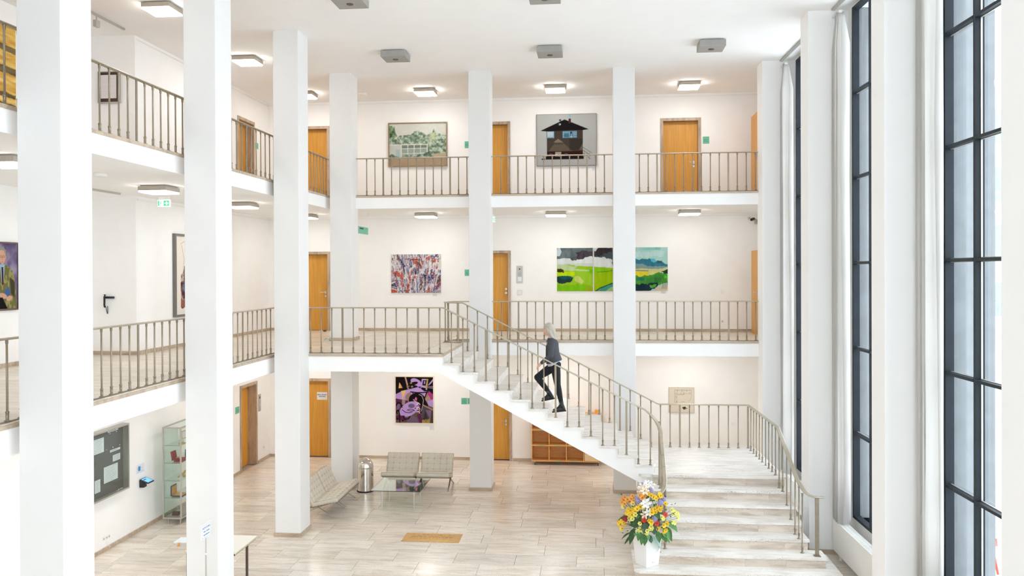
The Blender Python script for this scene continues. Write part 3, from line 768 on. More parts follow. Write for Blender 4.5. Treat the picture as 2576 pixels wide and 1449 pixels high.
# stair railings
s1 = -0.5005; zf = lambda x: 4.397 - HR / 2 + s1 * (x + 2.925)
path = [(-2.93, 16.14, T1 + 0.0), (-2.90, 16.14, zf(-2.90))] + [(x, 16.14, zf(x)) for x in (-2, -1, 0, 0.6, 0.85)]
path += [(0.98, 16.13, 2.435), (1.09, 16.08, 2.345), (1.17, 16.0, 2.26), (1.225, 15.88, 2.165), (1.245, 15.72, 2.075)]
path += [(1.235, 15.2, 1.815), (1.225, 14.75, 1.59), (1.215, 14.50, 1.475), (1.19, 14.36, 1.40), (1.14, 14.27, 1.355), (1.06, 14.22, 1.33), (0.93, 14.21, 1.322), (0.80, 14.21, 1.322)]
def treadz(x):
    n = max(0, math.ceil((x + 2.94 - 0.022) / T)); return L1 - n * R
it = []
for k in range(17):
    x = -2.767 + 0.2262 * k
    if x > 1.0: break
    it.append((x, 16.15, treadz(x), zf(x) - 0.008, k % 6 == 3, 0))
it.append((1.075, 16.09, LZ + R, 2.345, False, 0))
def zl(y): return 2.075 - (15.72 - y) * 0.5
for y, f in ((15.98, False), (15.73, False), (15.448, True), (15.155, False), (14.862, False), (14.581, False)):
    k = sum(1 for q in YN if y < q); z = LZ - k * R
    it.append((1.23, y, z, (2.24 if y > 15.9 else 2.08 - (15.72 - y) * 0.495), f, PI / 2))
it.append((1.205, 14.42, LZ - 5 * R, 1.43, False, 0)); it.append((1.09, 14.235, LZ - 5 * R, 1.335, True, 0))
t = balustrade('bronze stair railing on the hall side, sweeping round to the lower steps', path, it)
zb = lambda x: 3.774 - HR / 2 - 0.514 * (x + 1.706)
path = [(-2.965, 18.6, T1), (-2.93, 18.6, zb(-2.93) - 0.003)] + [(x, 18.6, zb(x)) for x in (-2, -1, 0, 1, 1.40)] + [(1.44, 18.6, 2.155), (3.35, 18.6, 2.155)]
rx = lambda y: 3.355 + 0.03 * (18.6 - y)
path += [(rx(17.5), 17.5, 2.155), (rx(16.07), 16.07, 2.155), (rx(16.0), 16.0, 2.13)]
path += [(rx(y), y, 2.13 - (16.0 - y) * 0.482) for y in (15.5, 15.0, 14.7)] + [(3.50, 14.50, 1.42), (3.525, 14.38, 1.375), (3.57, 14.30, 1.345), (3.64, 14.265, 1.33), (3.72, 14.26, 1.325), (3.80, 14.26, 1.325)]
it = []
for k in range(19):
    x = -2.816 + 0.2263 * k
    z = treadz(x) if x < 1.14 else LZ
    if x > 1.30: break
    it.append((x, 18.58, z, zb(x) - 0.008, k % 6 == 3, 0))
for k in range(9):
    x = 1.466 + 0.2095 * k; it.append((x, 18.6, LZ, 2.145, k == 2, 0))
it.append((3.35, 18.6, LZ, 2.145, True, 0))
for y, f in ((18.33, 0), (18.06, 0), (17.80, 0), (17.53, 0), (17.27, 0), (17.0, 1), (16.73, 0), (16.46, 0), (16.20, 0)):
    it.append((rx(y), y, LZ, 2.145, bool(f), PI / 2))
for y, f in ((15.93, 0), (15.68, 0), (15.40, 1), (15.12, 0), (14.84, 0), (14.60, 0), (14.40, 0)):
    k = sum(1 for q in YN if y < q); z = LZ - k * R
    it.append((rx(y), y, z, 2.12 - (16.0 - y) * 0.482, bool(f), PI / 2))
t2 = balustrade('bronze stair railing on the gallery side, continuing around the half landing', path, it)
MB().box(3.655, 3.715, 14.245, 14.275, LZ - 5 * R, 1.32).box(3.635, 3.735, 14.21, 14.31, LZ - 5 * R, LZ - 5 * R + 0.014).build('newel', M['brass'], t2)
# ------------------------------------------------------------------ ceiling fixtures
def lamp_at(x, y, z, label, group):
    t = thing('ceiling_lamp', label, 'lamp', (x, y, z - 0.125), group)
    h = 0.25
    MB().box(x - h + 0.03, x + h - 0.03, y - h + 0.03, y + h - 0.03, z - 0.018, z).build('mounting_plate', M['alu'], t)
    MB().bbox(x - h, x + h, y - h, y + h, z - 0.095, z - 0.018, 0.004).build('housing', M['lampbox'], t)
    MB().bbox(x - h + 0.006, x + h - 0.006, y - h + 0.006, y + h - 0.006, z - 0.125, z - 0.095, 0.006).build('diffuser', M['lamp_top' if z > 9 else ('lamp' if z > 6 else 'lamp_low')], t)
XS = [(-4.25, 'above the greenhouse painting'), (-0.93, 'above the dark house painting'), (2.38, 'above the single oak door')]
for x, n in XS: lamp_at(x, 21.06, CEIL, 'lit square ceiling lamp of the top gallery ' + n, 'lamps of the top gallery')
XS = [(-4.25, 'above the speckled red and blue painting'), (-0.93, 'above the intercom panel'), (2.38, 'above the teal landscape panel')]
for x, n in XS: lamp_at(x, 21.06, B2, 'lit square ceiling lamp of the middle gallery ' + n, 'lamps of the middle gallery')
lamp_at(-7.42, 21.06, CEIL, 'lit square lamp at the corner of the top gallery, mostly hidden by a column', 'lamps of the top gallery')
lamp_at(-7.42, 21.06, B2, 'lit square lamp at the corner of the middle gallery above the oak door', 'lamps of the middle gallery')
for y, n in ((17.5, 'above the recessed door'), (13.9, 'between the first two columns'), (10.3, 'near the camera, above the frame')):
    lamp_at(-7.45, y, CEIL, 'lit square lamp of the top side gallery ' + n, 'lamps of the top gallery')
for y, n in ((17.35, 'between second and third column'), (13.85, 'just above the green exit sign'), (10.1, 'above the painted portrait')):
    lamp_at(-7.5, y, B2, 'lit square lamp of the middle side gallery ' + n, 'lamps of the middle gallery')
for x, y, n in ((2.38, 21.06, 'seen edge-on above the framed plan'), (-0.93, 21.06, 'over the oak cube shelf'), (-4.25, 21.06, 'over the two cream chairs'), (-7.42, 21.06, 'in the corner by the lift'), (-7.45, 17.4, 'over the lift corridor'), (-7.45, 13.8, 'over the notice board'), (-7.45, 10.2, 'nearest the camera in the ground-floor corridor')):
    lamp_at(x, y, B1, 'lit square lamp under the middle gallery ' + n, 'lamps under the middle gallery')
def fixture(x, y, label):
    t = thing('ceiling_fixture', label, 'ceiling fixture', (x, y, CEIL - 0.14), 'unlit grey fixtures of the hall ceiling')
    h = 0.26
    MB().box(x - h + 0.04, x + h - 0.04, y - h + 0.04, y + h - 0.04, CEIL - 0.02, CEIL).build('mounting_plate', M['alu'], t)
    MB().bbox(x - h, x + h, y - h, y + h, CEIL - 0.15, CEIL - 0.02, 0.006).build('housing', M['lampgrey'], t)
    MB().lathe([(0.055, 0), (0.06, 0.006), (0.06, 0.012)], x, y, 16, CEIL - 0.16).build('socket_ring', M['leg'], t)
for px, py, n in ((995, 146, 'in the far row nearest the side columns'), (1383.5, 135, 'in the middle of the far row'), (1789, 120, 'in the far row towards the windows'), (880, 6, 'in the near row, cut by the picture top'), (1370, -6, 'in the near row, only its lower edge in view')):
    p = at(px, py, 2, CEIL - 0.12); fixture(p.x, p.y, 'grey unlit square fixture ' + n)
def detector(x, y, z, label):
    t = thing('smoke_detector', label, 'smoke detector', (x, y, z - 0.05))
    MB().lathe([(0.085, -0.055), (0.098, -0.045), (0.10, -0.012), (0.09, 0)], x, y, 18, z).build('housing', M['white'], t)
    MB().lathe([(0.03, -0.062), (0.035, -0.055)], x, y, 12, z).build('sensor', M['white'], t)
p = at(912, 237, 2, CEIL - 0.03); detector(p.x, p.y, CEIL, 'round white smoke detector on the top gallery ceiling')
p = at(252, 441, 2, B2 - 0.03); detector(p.x, p.y, B2, 'round white smoke detector on the middle gallery ceiling near the lit lamp')
def track(a, b, z, label, spot=None):
    p, q = at(a[0], a[1], 2, z), at(b[0], b[1], 2, z)
    x = (p.x + q.x) / 2; y0, y1 = min(p.y, q.y), max(p.y, q.y)
    t = thing('light_track', label, 'light track', (x, y0, z))
    MB().box(x - 0.018, x + 0.018, y0 - 1.2, y1, z, z + 0.035).build('track_rail', M['alu'], t)
    if spot:
        s = at(spot[0], spot[1], 0, x); y = s.y
        MB().lathe([(0.012, 0), (0.012, 0.09)], x, y, 8, z - 0.09).bbox(x - 0.035, x + 0.035, y - 0.06, y + 0.06, z - 0.20, z - 0.08, 0.006).build('spotlight', M['alu'], t)
track((235, 36), (312, 76), CEIL - 0.035, 'grey ceiling light track of the top side gallery with one spotlight', (243, 60))
track((237, 483), (319, 490), B2 - 0.035, 'grey ceiling light track of the middle side gallery')

# ------------------------------------------------------------------ signs and small wall fittings
def wall_box(name, label, cat, px, py, wp, hp, m, th=0.012, plane=1, val=YB, bev=0.002, group=None, parent=None):
    """a flat fitting on a wall, centred on a point measured in the photograph"""
    c = at(px, py, plane, val); a = at(px - wp / 2, py - hp / 2, plane, val); b = at(px + wp / 2, py + hp / 2, plane, val)
    if plane == 1:
        w = abs(b.x - a.x) / 2; h = abs(a.z - b.z) / 2
        g = MB().bbox(c.x - w, c.x + w, val - th, val, c.z - h, c.z + h, bev); box = (c.x - w, c.x + w, c.z - h, c.z + h)
    else:
        w = abs(b.y - a.y) / 2; h = abs(at(px, py - hp / 2, plane, val).z - at(px, py + hp / 2, plane, val).z) / 2
        g = MB().bbox(val, val + th, c.y - w, c.y + w, c.z - h, c.z + h, bev); box = (c.y - w, c.y + w, c.z - h, c.z + h)
    if label:
        t = thing(name, label, cat, (c.x, c.y, c.z - h), group); g.build('plate', m, t); return t, box
    return g.build(name, m, parent), box
def sign_lines(t, box, plane=1, val=YB, th=0.012, m='ink', rows=((0.12, 0.55, 0.8), (0.42, 0.15, 0.9), (0.56, 0.15, 0.7), (0.70, 0.15, 0.85))):
    g = MB(); u0, u1, z0, z1 = box; H = z1 - z0; W = u1 - u0
    for r, a, b in rows:
        z = z1 - r * H; x0 = u0 + a * W; x1 = u0 + b * W
        k = x0
        while k < x1:
            e = min(x1, k + W * random.uniform(0.05, 0.14))
            if plane == 1: g.box(k, e, val - th - 0.0008, val - th + 0.0005, z - 0.018 * H, z + 0.018 * H)
            else: g.box(val + th - 0.0005, val + th + 0.0008, k, e, z - 0.018 * H, z + 0.018 * H)
            k = e + W * 0.03
    g.build('lettering', M[m], t)
for px, py, w, h, lab in ((1776, 352.3, 16, 17, 'green door sign right beside the single oak door on the top floor'), (1176, 364, 14, 16.5, 'green door sign of the top floor beside a column, right of the greenhouse painting'),
                          (1176, 686, 14, 16, 'green door sign of the middle floor beside a column'), (1167.7, 1009, 14, 16, 'green door sign of the ground floor beside the purple painting'), (1183, 1009, 14, 15.5, 'second green ground-floor door sign, half hidden by a column')):
    t, bx = wall_box('door_sign', lab, 'sign', px, py, w, h, M['green']); sign_lines(t, bx)
for px, py, w, h, lab in ((645.5, 367, 7, 15, 'green door sign beside the recessed door of the top side gallery'), (596.5, 1032, 9, 17, 'green door sign beside the lift on the ground floor')):
    t, bx = wall_box('door_sign', lab, 'sign', px, py, w, h, M['green'], plane=0, val=XL); sign_lines(t, bx, 0, XL)
for px, py, w, h, lab in ((1118.5, 425, 11, 8, 'small white caption card under the greenhouse painting'), (1494, 425, 9, 8, 'small white caption card under the dark house painting'), (1094, 742.3, 11, 6, 'small white caption card under the speckled red and blue painting'),
                          (1668.5, 735.5, 12, 6, 'small white caption card under the teal landscape panel'), (1086.5, 1077, 11, 10, 'small white caption card under the purple painting')):
    t, bx = wall_box('caption_card', lab, 'label', px, py, w, h, M['paper'], 0.004, bev=0.0005); sign_lines(t, bx, th=0.004, m='greyink', rows=((0.3, 0.1, 0.7), (0.6, 0.1, 0.85)))
t, bx = wall_box('intercom', 'tall steel intercom panel with loudspeaker hole and button beside the middle-floor door', 'intercom', 1307.3, 690.5, 15, 43, M['alu'], 0.018)
cx, cz = (bx[0] + bx[1]) / 2, bx[3]
g = MB(); 
for i in range(8):
    a = i * PI / 4; g.ball((cx + 0.033 * math.cos(a), YB - 0.019, cz - 0.085 + 0.033 * math.sin(a)), 0.0045, 6, 4)
g.ball((cx, YB - 0.016, cz - 0.085), 0.018, 10, 6); g.build('speaker_hole', M['black'], t)
MB().box(cx - 0.045, cx + 0.045, YB - 0.02, YB - 0.017, cz - 0.28, cz - 0.165).build('display', mat('grey_green_display', (0.38, 0.42, 0.38), 0.3), t)
MB().box(cx - 0.05, cx + 0.05, YB - 0.02, YB - 0.017, cz - 0.41, cz - 0.295).build('button_field', M['steel'], t)
MB().box(cx - 0.01, cx + 0.035, YB - 0.023, YB - 0.018, cz - 0.395, cz - 0.38).build('name_plate', M['white'], t)
t, bx = wall_box('wall_switch', 'square steel framed light switch under the intercom', 'switch', 1307, 736, 11.5, 11.5, M['steel'], 0.012)
MB().box(bx[0] + 0.025, bx[1] - 0.025, YB - 0.016, YB - 0.011, bx[2] + 0.025, bx[3] - 0.02).build('rocker', M['creamframe'], t)
for px, py, lab in ((1816.5, 735, 'white light switch on the middle-floor wall right of the landscapes'), (1844, 1065.5, 'white light switch on the wall behind the half landing')):
    t, bx = wall_box('wall_switch', lab, 'switch', px, py, 8.5, 8.5, M['white'], 0.008)
    MB().box(bx[0] + 0.012, bx[1] - 0.012, YB - 0.012, YB - 0.007, bx[2] + 0.012, bx[3] - 0.012).build('rocker', M['white'], t)
def socket_face(t, c, plane, val):
    g = MB()
    if plane == 1:
        g.tube([(c[0], val - 0.0095, c[1]), (c[0], val - 0.004, c[1])], 0.021, 12); g.build('insert', M['greyink'], t)
    else:
        g.tube([(val + 0.0095, c[0], c[1]), (val + 0.004, c[0], c[1])], 0.021, 12); g.build('insert', M['greyink'], t)
t, bx = wall_box('power_socket', 'white power socket on the middle-floor wall behind the balustrade', 'socket', 1817, 808.5, 8.5, 8.5, M['white'], 0.008); socket_face(t, ((bx[0] + bx[1]) / 2, (bx[2] + bx[3]) / 2), 1, YB)
t, bx = wall_box('power_socket', 'white power socket between the lift and the room corner', 'socket', 663.5, 1125, 5.5, 12, M['white'], 0.008, plane=0, val=XL); socket_face(t, ((bx[0] + bx[1]) / 2, (bx[2] + bx[3]) / 2), 0, XL)
t, bx = wall_box('lift_call_panel', 'narrow steel call panel beside the lift door', 'panel', 652.3, 1013, 6, 43, M['alu'], 0.014, plane=0, val=XL)
MB().box(XL + 0.013, XL + 0.018, bx[0] + 0.05, bx[1] - 0.05, bx[3] - 0.12, bx[3] - 0.06).build('indicator', M['black'], t)
MB().box(XL + 0.013, XL + 0.018, bx[0] + 0.05, bx[1] - 0.05, bx[3] - 0.30, bx[3] - 0.26).build('call_button', M['steel'], t)
for k, (px, py) in enumerate(((260.5, 1356), (267.5, 1352.5), (273.8, 1349))):
    t, bx = wall_box('power_socket', ['lower of three sockets in a row by the corridor floor, nearest the camera', 'middle of three sockets in a row by the corridor floor, with a cable plugged in', 'small black data socket, last of three in a row by the corridor floor'][k], 'socket', px, py, 6, 9, M['white'], 0.008, plane=0, val=XL)
    socket_face(t, ((bx[0] + bx[1]) / 2, (bx[2] + bx[3]) / 2), 0, XL)
a = at(267.5, 1354, 0, XL + 0.03); b = at(272, 1383, 0, XL + 0.03)
tag(MB().tube([a, a + Vector((0.01, -0.02, -0.10)), b + Vector((0.02, 0.03, 0.05)), b], 0.004, 6).build('cable', M['white'], smooth=True), 'thin white cable hanging from the corridor sockets', 'cable')

# exit signs
def exit_sign(cx, cy, cz, w, h, ceil, rz, label):
    t = thing('exit_sign', label, 'sign', (cx, cy, cz), rz=rz); L = dict(local=True)
    MB().bbox(-w / 2, w / 2, -0.02, 0.02, -h / 2, h / 2, 0.004).build('light_box', M['exitw'], t, **L)
    y = -0.0215
    MB().box(w * 0.0, w * 0.43, y, -0.019, -h * 0.36, h * 0.36).build('arrow_field', M['exitg'], t, **L)
    MB().prism([(w * .06, -h * .08), (w * .20, -h * .08), (w * .20, -h * .30), (w * .40, 0), (w * .20, h * .30), (w * .20, h * .08), (w * .06, h * .08)], y - 0.001, y, axis=1).build('arrow', M['exitw'], t, **L)
    g = MB().box(-w * .46, -w * .36, y, -0.019, -h * .36, h * .36)   # door
    g.ball((-w * .20, y + .002, h * .25), h * .055, 8, 5)
    g.tube([(-w * .21, y, h * .17), (-w * .235, y, -h * .05)], h * .05, 6, 0.0015); g.tube([(-w * .235, y, -h * .05), (-w * .17, y, -h * .16), (-w * .20, y, -h * .33)], h * .035, 6, 0.0015)
    g.tube([(-w * .235, y, -h * .05), (-w * .28, y, -h * .20), (-w * .33, y, -h * .22)], h * .035, 6, 0.0015); g.tube([(-w * .21, y, h * .16), (-w * .27, y, h * .08), (-w * .29, y, -h * .02)], h * .025, 6, 0.0015); g.tube([(-w * .21, y, h * .16), (-w * .16, y, h * .05), (-w * .13, y, h * .08)], h * .025, 6, 0.0015)
    g.build('running_figure', M['exitg'], t, **L)
    MB().box(-w * .42, w * .42, -0.012, 0.012, h / 2, h / 2 + 0.05).box(-0.01, 0.01, -0.01, 0.01, h / 2 + 0.05, ceil - cz).build('hanger', M['white'], t, **L)
p = at(413, 511.5, 1, 15.0); exit_sign(p.x, p.y, p.z, 0.245, 0.135, B2, 0.0, 'lit green and white exit sign with arrow hanging from the middle gallery ceiling')
p = at(1243.5, 552, 1, 20.6); exit_sign(p.x - 0.02, p.y, p.z, 0.25, 0.13, B2, 1.45, 'exit sign seen almost edge-on beside the back column')
# hanging green direction sign
p = at(898, 578, 0, -5.7); q = at(925.5, 582, 0, -5.7)
t = thing('hanging_sign', 'green rectangular direction sign hung on wires beside the corner column', 'sign', (-5.7, (p.y + q.y) / 2, p.z))
z0, z1 = at(912, 588.5, 0, -5.7).z, at(912, 570.5, 0, -5.7).z
MB().bbox(-5.706, -5.694, p.y, q.y, z0, z1, 0.002).build('panel', M['green'], t)
g = MB()
for y in (p.y, q.y): g.tube([(-5.7, y + (0.02 if y == q.y else -0.02), (z0 + z1) / 2), (-5.7, y + (0.02 if y == q.y else -0.02), B2)], 0.003, 5)
g.build('suspension_wire', M['steel'], t)
g = MB(); k = q.y - 0.78 * (q.y - p.y)
for w in (0.05, 0.09, 0.08, 0.06): g.box(-5.6935, -5.692, k, k + w, z1 - 0.065, z1 - 0.03); k += w + 0.015
g.build('lettering', M['ink'], t)

# wall telephone
a = at(262, 740, 1, YJ); t = thing('wall_telephone', 'black wall telephone handset with coiled cord on the side gallery wall', 'telephone', (a.x + 0.05, YJ, a.z - 0.5))
x, z = at(268, 748, 1, YJ).x, at(268, 748, 1, YJ).z
MB().bbox(x - 0.035, x + 0.17, YJ - 0.04, YJ, z - 0.022, z + 0.018, 0.005).build('cradle', M['black'], t)
MB().tube([(x, YJ - 0.055, z + 0.05), (x, YJ - 0.07, z + 0.02), (x - 0.003, YJ - 0.07, z - 0.16), (x - 0.003, YJ - 0.05, z - 0.19)], [0.024, 0.02, 0.018, 0.022], 8).build('handset', M['black'], t, smooth=True)
g = MB(); pts = [(x + 0.012 + 0.022 * math.sin(i * PI / 9) , YJ - 0.03, z - 0.17 - 0.13 * math.sin(i * PI / 18)) for i in range(19)]
pts = [(x - 0.002 + 0.04 * (i / 18.0) + 0.0 + 0.02 * math.sin(i * PI / 18), YJ - 0.03, z - 0.17 - 0.15 * math.sin(i * PI / 18)) for i in range(19)]
g.tube(pts, 0.007, 6); g.build('cord', M['black'], t, smooth=True)
# security camera at the far end of the middle gallery
p = at(1892, 553, 1, 22.1); t = thing('security_camera', 'small black and beige security camera at the end of the middle gallery', 'camera', (p.x, p.y, p.z))
MB().tube([p + Vector((-0.03, -0.05, 0)), p + Vector((0.05, 0.03, 0.03))], 0.035, 10).build('lens_hood', M['black'], t)
MB().tube([p + Vector((0.05, 0.03, 0.03)), p + Vector((0.16, 0.12, -0.03))], 0.03, 10).build('body', M['lampbox'], t)
MB().bbox(p.x + 0.10, p.x + 0.2, YB - 0.06, YB, p.z - 0.1, p.z + 0.02, 0.005).build('bracket', M['alu'], t)
t, bx = wall_box('junction_box', 'beige junction box on the wall next to the security camera', 'junction box', 1885, 549, 9, 8, M['creamframe'], 0.03); socket_face(t, ((bx[0] + bx[1]) / 2, (bx[2] + bx[3]) / 2), 1, YB - 0.022)

# paper sign on the ground-floor door
ys = YB + 0.14 - 0.003
c = at(810.3, 996, 1, ys); w = 0.145; h = 0.105
t = thing('door_notice', 'white paper notice taped to the ground-floor oak door', 'notice', (c.x, ys, c.z - h))
MB().box(c.x - w, c.x + w, ys, ys + 0.001, c.z - h, c.z + h).build('sheet', M['paper'], t)
text_part('lettering', 'Bitte einzeln\neintreten', 0.052, M['ink'], t, (c.x, ys - 0.002, c.z + 0.012), (PI / 2, 0, 0), bold=0.001)

# brass plate let into the hall floor
t = thing('floor_plaque', 'rectangular brass plaque set into the hall floor', 'plaque', (-3.08, 15.73, 0))
MB().bbox(-3.635, -2.53, 15.47, 15.995, -0.01, 0.004, 0.002).build('plate', M['brassplate'], t)
g = MB()
for r, y in enumerate((15.90, 15.865, 15.80, 15.765, 15.73, 15.66)):
    x = -3.5 if r else -3.3
    while x < (-2.7 if r else -2.9):
        w = random.uniform(0.03, 0.10); g.box(x, x + w, y, y + 0.010, 0.0035, 0.0047); x += w + 0.02
g.build('engraving', mat('engraved_brass', (0.25, 0.14, 0.05), 0.6, 0.3), t)
# things lying on the middle gallery floor
p = at(824, 857, 2, L1 + 0.01); t = thing('face_mask', 'crumpled pale blue paper mask lying by the corner column on the middle floor', 'mask', p)
g = MB(); rnd = random.Random(3); n = 10
vs = []; fs = []
for i in range(n + 1):
    for j in range(5):
        u, v = i / n - .5, j / 4 - .5
        vs.append((p.x + u * 0.17 + rnd.uniform(-.008, .008), p.y + v * 0.08, p.z + 0.012 + 0.07 * (0.25 - u * u) * 2 * (1 + 0.3 * math.sin(j * 2.5)) + rnd.uniform(0, .02)))
fs = [(i * 5 + j, (i + 1) * 5 + j, (i + 1) * 5 + j + 1, i * 5 + j + 1) for i in range(n) for j in range(4)]
link_mesh('cloth', vs, fs, mat('pale_blue_tissue', (0.50, 0.70, 0.74), 0.9), t, smooth=True)
p = at(819, 834, 2, L1); tag(MB().bbox(p.x - 0.035, p.x + 0.035, p.y - 0.1, p.y - 0.03, L1 + 0.006, L1 + 0.05, 0.008).build('door_stop', M['leg']), 'small dark door stop under the middle-floor oak door', 'door stop')
# ------------------------------------------------------------------ pictures: colour fields computed per vertex of a fine canvas mesh
class Paint:
    def __init__(s, w, h, bg=(255, 255, 255), seed=1):
        s.ow, s.oh = w, h; w *= 3; h *= 3; s.w, s.h = w, h; s.a = np.ones((h, w, 3)) * np.array(bg, float)
        yy, xx = np.mgrid[0:h, 0:w]; s.X = xx / (w - 1); s.Y = yy / (h - 1); s.rng = np.random.RandomState(seed)
    def noise(s, fx, fy, octv=3, warp=0.0, X=None, Y=None):
        X = s.X if X is None else X; Y = s.Y if Y is None else Y
        out = np.zeros_like(X); amp = 1; tot = 0
        for o in range(octv):
            gx, gy = int(fx * 2 ** o) + 3, int(fy * 2 ** o) + 3; g = s.rng.rand(gy + 2, gx + 2)
            u = np.clip(X, 0, 1) * fx * 2 ** o; v = np.clip(Y, 0, 1) * fy * 2 ** o
            i, j = np.minimum(u.astype(int), gx - 1), np.minimum(v.astype(int), gy - 1); fu, fv = u - i, v - j
            fu, fv = fu * fu * (3 - 2 * fu), fv * fv * (3 - 2 * fv)
            out += amp * ((g[j, i] * (1 - fu) + g[j, i + 1] * fu) * (1 - fv) + (g[j + 1, i] * (1 - fu) + g[j + 1, i + 1] * fu) * fv); tot += amp; amp *= 0.55
        return out / tot
    def mask_poly(s, pts, jit=0.0):
        X = s.X + (jit * (s.noise(14, 14, 2) - .5) if jit else 0); Y = s.Y + (jit * (s.noise(14, 14, 2) - .5) if jit else 0)
        m = np.zeros(X.shape, bool); n = len(pts)
        for i in range(n):
            x0, y0 = pts[i]; x1, y1 = pts[(i + 1) % n]
            if y0 == y1: continue
            c = ((Y >= min(y0, y1)) & (Y < max(y0, y1))) & (X < x0 + (Y - y0) * (x1 - x0) / (y1 - y0)); m ^= c
        return m
    def put(s, m, col, al=1.0):
        col = np.array(col, float)
        k = (m * al if m.dtype != bool else m.astype(float) * al)[..., None]
        s.a = s.a * (1 - k) + col * k; return s
    def poly(s, pts, col, jit=0.0, al=1.0): return s.put(s.mask_poly(pts, jit), col, al)
    def rect(s, x0, y0, x1, y1, col, al=1.0): return s.put((s.X >= x0) & (s.X < x1) & (s.Y >= y0) & (s.Y < y1), col, al)
    def ell(s, cx, cy, rx, ry, col, rot=0.0, al=1.0, ring=None):
        c, q = math.cos(rot), math.sin(rot); dx, dy = (s.X - cx) * s.w, (s.Y - cy) * s.h
        u = (dx * c + dy * q) / (rx * s.w); v = (-dx * q + dy * c) / (ry * s.w); d = u * u + v * v
        return s.put((d < 1) if ring is None else ((d < 1) & (d > ring)), col, al)
    def line(s, pts, col, wd=0.01, al=1.0):
        m = np.zeros(s.X.shape, bool); asp = s.h / s.w
        for (x0, y0), (x1, y1) in zip(pts[:-1], pts[1:]):
            dx, dy = x1 - x0, (y1 - y0) * asp; L = dx * dx + dy * dy + 1e-12
            t = np.clip(((s.X - x0) * dx + (s.Y - y0) * asp * dy) / L, 0, 1)
            m |= ((s.X - x0 - t * dx) ** 2 + ((s.Y - y0) * asp - t * dy) ** 2) < (wd / 2) ** 2
        return s.put(m, col, al)
    def blend(s, f, cols):
        """paint a 0..1 field through a list of (pos, rgb)"""
        f = np.clip(f, 0, 1); P = [c[0] for c in cols]
        return np.stack([np.interp(f, P, [c[1][k] for c in cols]) for k in range(3)], -1)
def canvas(parent, P, u0, u1, z0, z1, plane, val, name='painted_image', facing=-1):
    """mesh with one vertex per painted cell; u runs along the wall as seen from the hall"""
    h, w = P.oh, P.ow; a = np.clip(P.a, 0, 255) / 255.0; xs = np.linspace(0, 1, w); ys = np.linspace(0, 1, h); GX, GY = np.meshgrid(xs, ys)
    lin = np.where(a <= 0.04045, a / 12.92, ((a + 0.055) / 1.055) ** 2.4)
    lin = lin.reshape(h, 3, w, 3, 3).mean(axis=(1, 3)) * 0.92; off = ORG[parent.name]; V = np.zeros((h * w, 3)); U = u0 + GX.ravel() * (u1 - u0); Z = z1 - GY.ravel() * (z1 - z0)
    if plane == 1: V[:, 0] = U; V[:, 1] = val
    else: V[:, 1] = U; V[:, 0] = val
    V[:, 2] = Z; V -= np.array(off)
    idx = np.arange(h * w).reshape(h, w); f = np.stack([idx[1:, :-1], idx[1:, 1:], idx[:-1, 1:], idx[:-1, :-1]], -1).reshape(-1, 4)
    me = bpy.data.meshes.new(name); me.vertices.add(h * w); me.vertices.foreach_set('co', V.ravel())
    me.loops.add(f.size); me.loops.foreach_set('vertex_index', f.ravel()); me.polygons.add(len(f)); me.polygons.foreach_set('loop_start', np.arange(0, f.size, 4))
    try: me.polygons.foreach_set('loop_total', np.full(len(f), 4))
    except Exception: pass
    me.update(); me.validate()
    ca = me.color_attributes.new('Col', 'FLOAT_COLOR', 'POINT'); ca.data.foreach_set('color', np.concatenate([lin.reshape(-1, 3), np.ones((h * w, 1))], 1).ravel())
    me.materials.append(M['canvas']); o = bpy.data.objects.new(name, me); COL.objects.link(o); o.parent = parent; ORG[o.name] = off
    return o
def picture(name, label, px, P, frame=None, fw=0.02, depth=0.04, plane=1, val=YB, inset=0.004, zs=None, mat_=None):
    """px = left, right, top, bottom of the picture in the photograph"""
    x0, x1, y0, y1 = px; a = at(x0, (y0 + y1) / 2, plane, val - depth if plane else val + depth); b = at(x1, (y0 + y1) / 2, plane, val - depth if plane else val + depth)
    c = at((x0 + x1) / 2, y0, plane, val - depth if plane else val + depth); d = at((x0 + x1) / 2, y1, plane, val - depth if plane else val + depth)
    u0, u1 = (a.x, b.x) if plane else (a.y, b.y); z1, z0 = c.z, d.z
    if zs: z0, z1 = zs
    t = thing(name, label, 'picture', ((u0 + u1) / 2, val, z0) if plane else (val, (u0 + u1) / 2, z0))
    def bx(g, ua, ub, za, zb, d0, d1):
        if plane: g.box(ua, ub, val - d1, val - d0, za, zb)
        else: g.box(val + d0, val + d1, ua, ub, za, zb)
    g = MB()
    if frame:
        bx(g, u0, u1, z0, z0 + fw, 0, depth); bx(g, u0, u1, z1 - fw, z1, 0, depth); bx(g, u0, u0 + fw, z0 + fw, z1 - fw, 0, depth); bx(g, u1 - fw, u1, z0 + fw, z1 - fw, 0, depth)
        g.build('frame', frame, t); e = fw
    else: e = 0.0
    g = MB(); bx(g, u0 + e, u1 - e, z0 + e, z1 - e, 0.003, depth - inset - 0.002); g.build('stretcher' if not frame else 'backing', M['creamframe'], t)
    if plane: canvas(t, P, u0 + e, u1 - e, z0 + e, z1 - e, 1, val - depth + inset)
    else: canvas(t, P, u0 + e, u1 - e, z0 + e, z1 - e, 0, val + depth - inset)
    return t

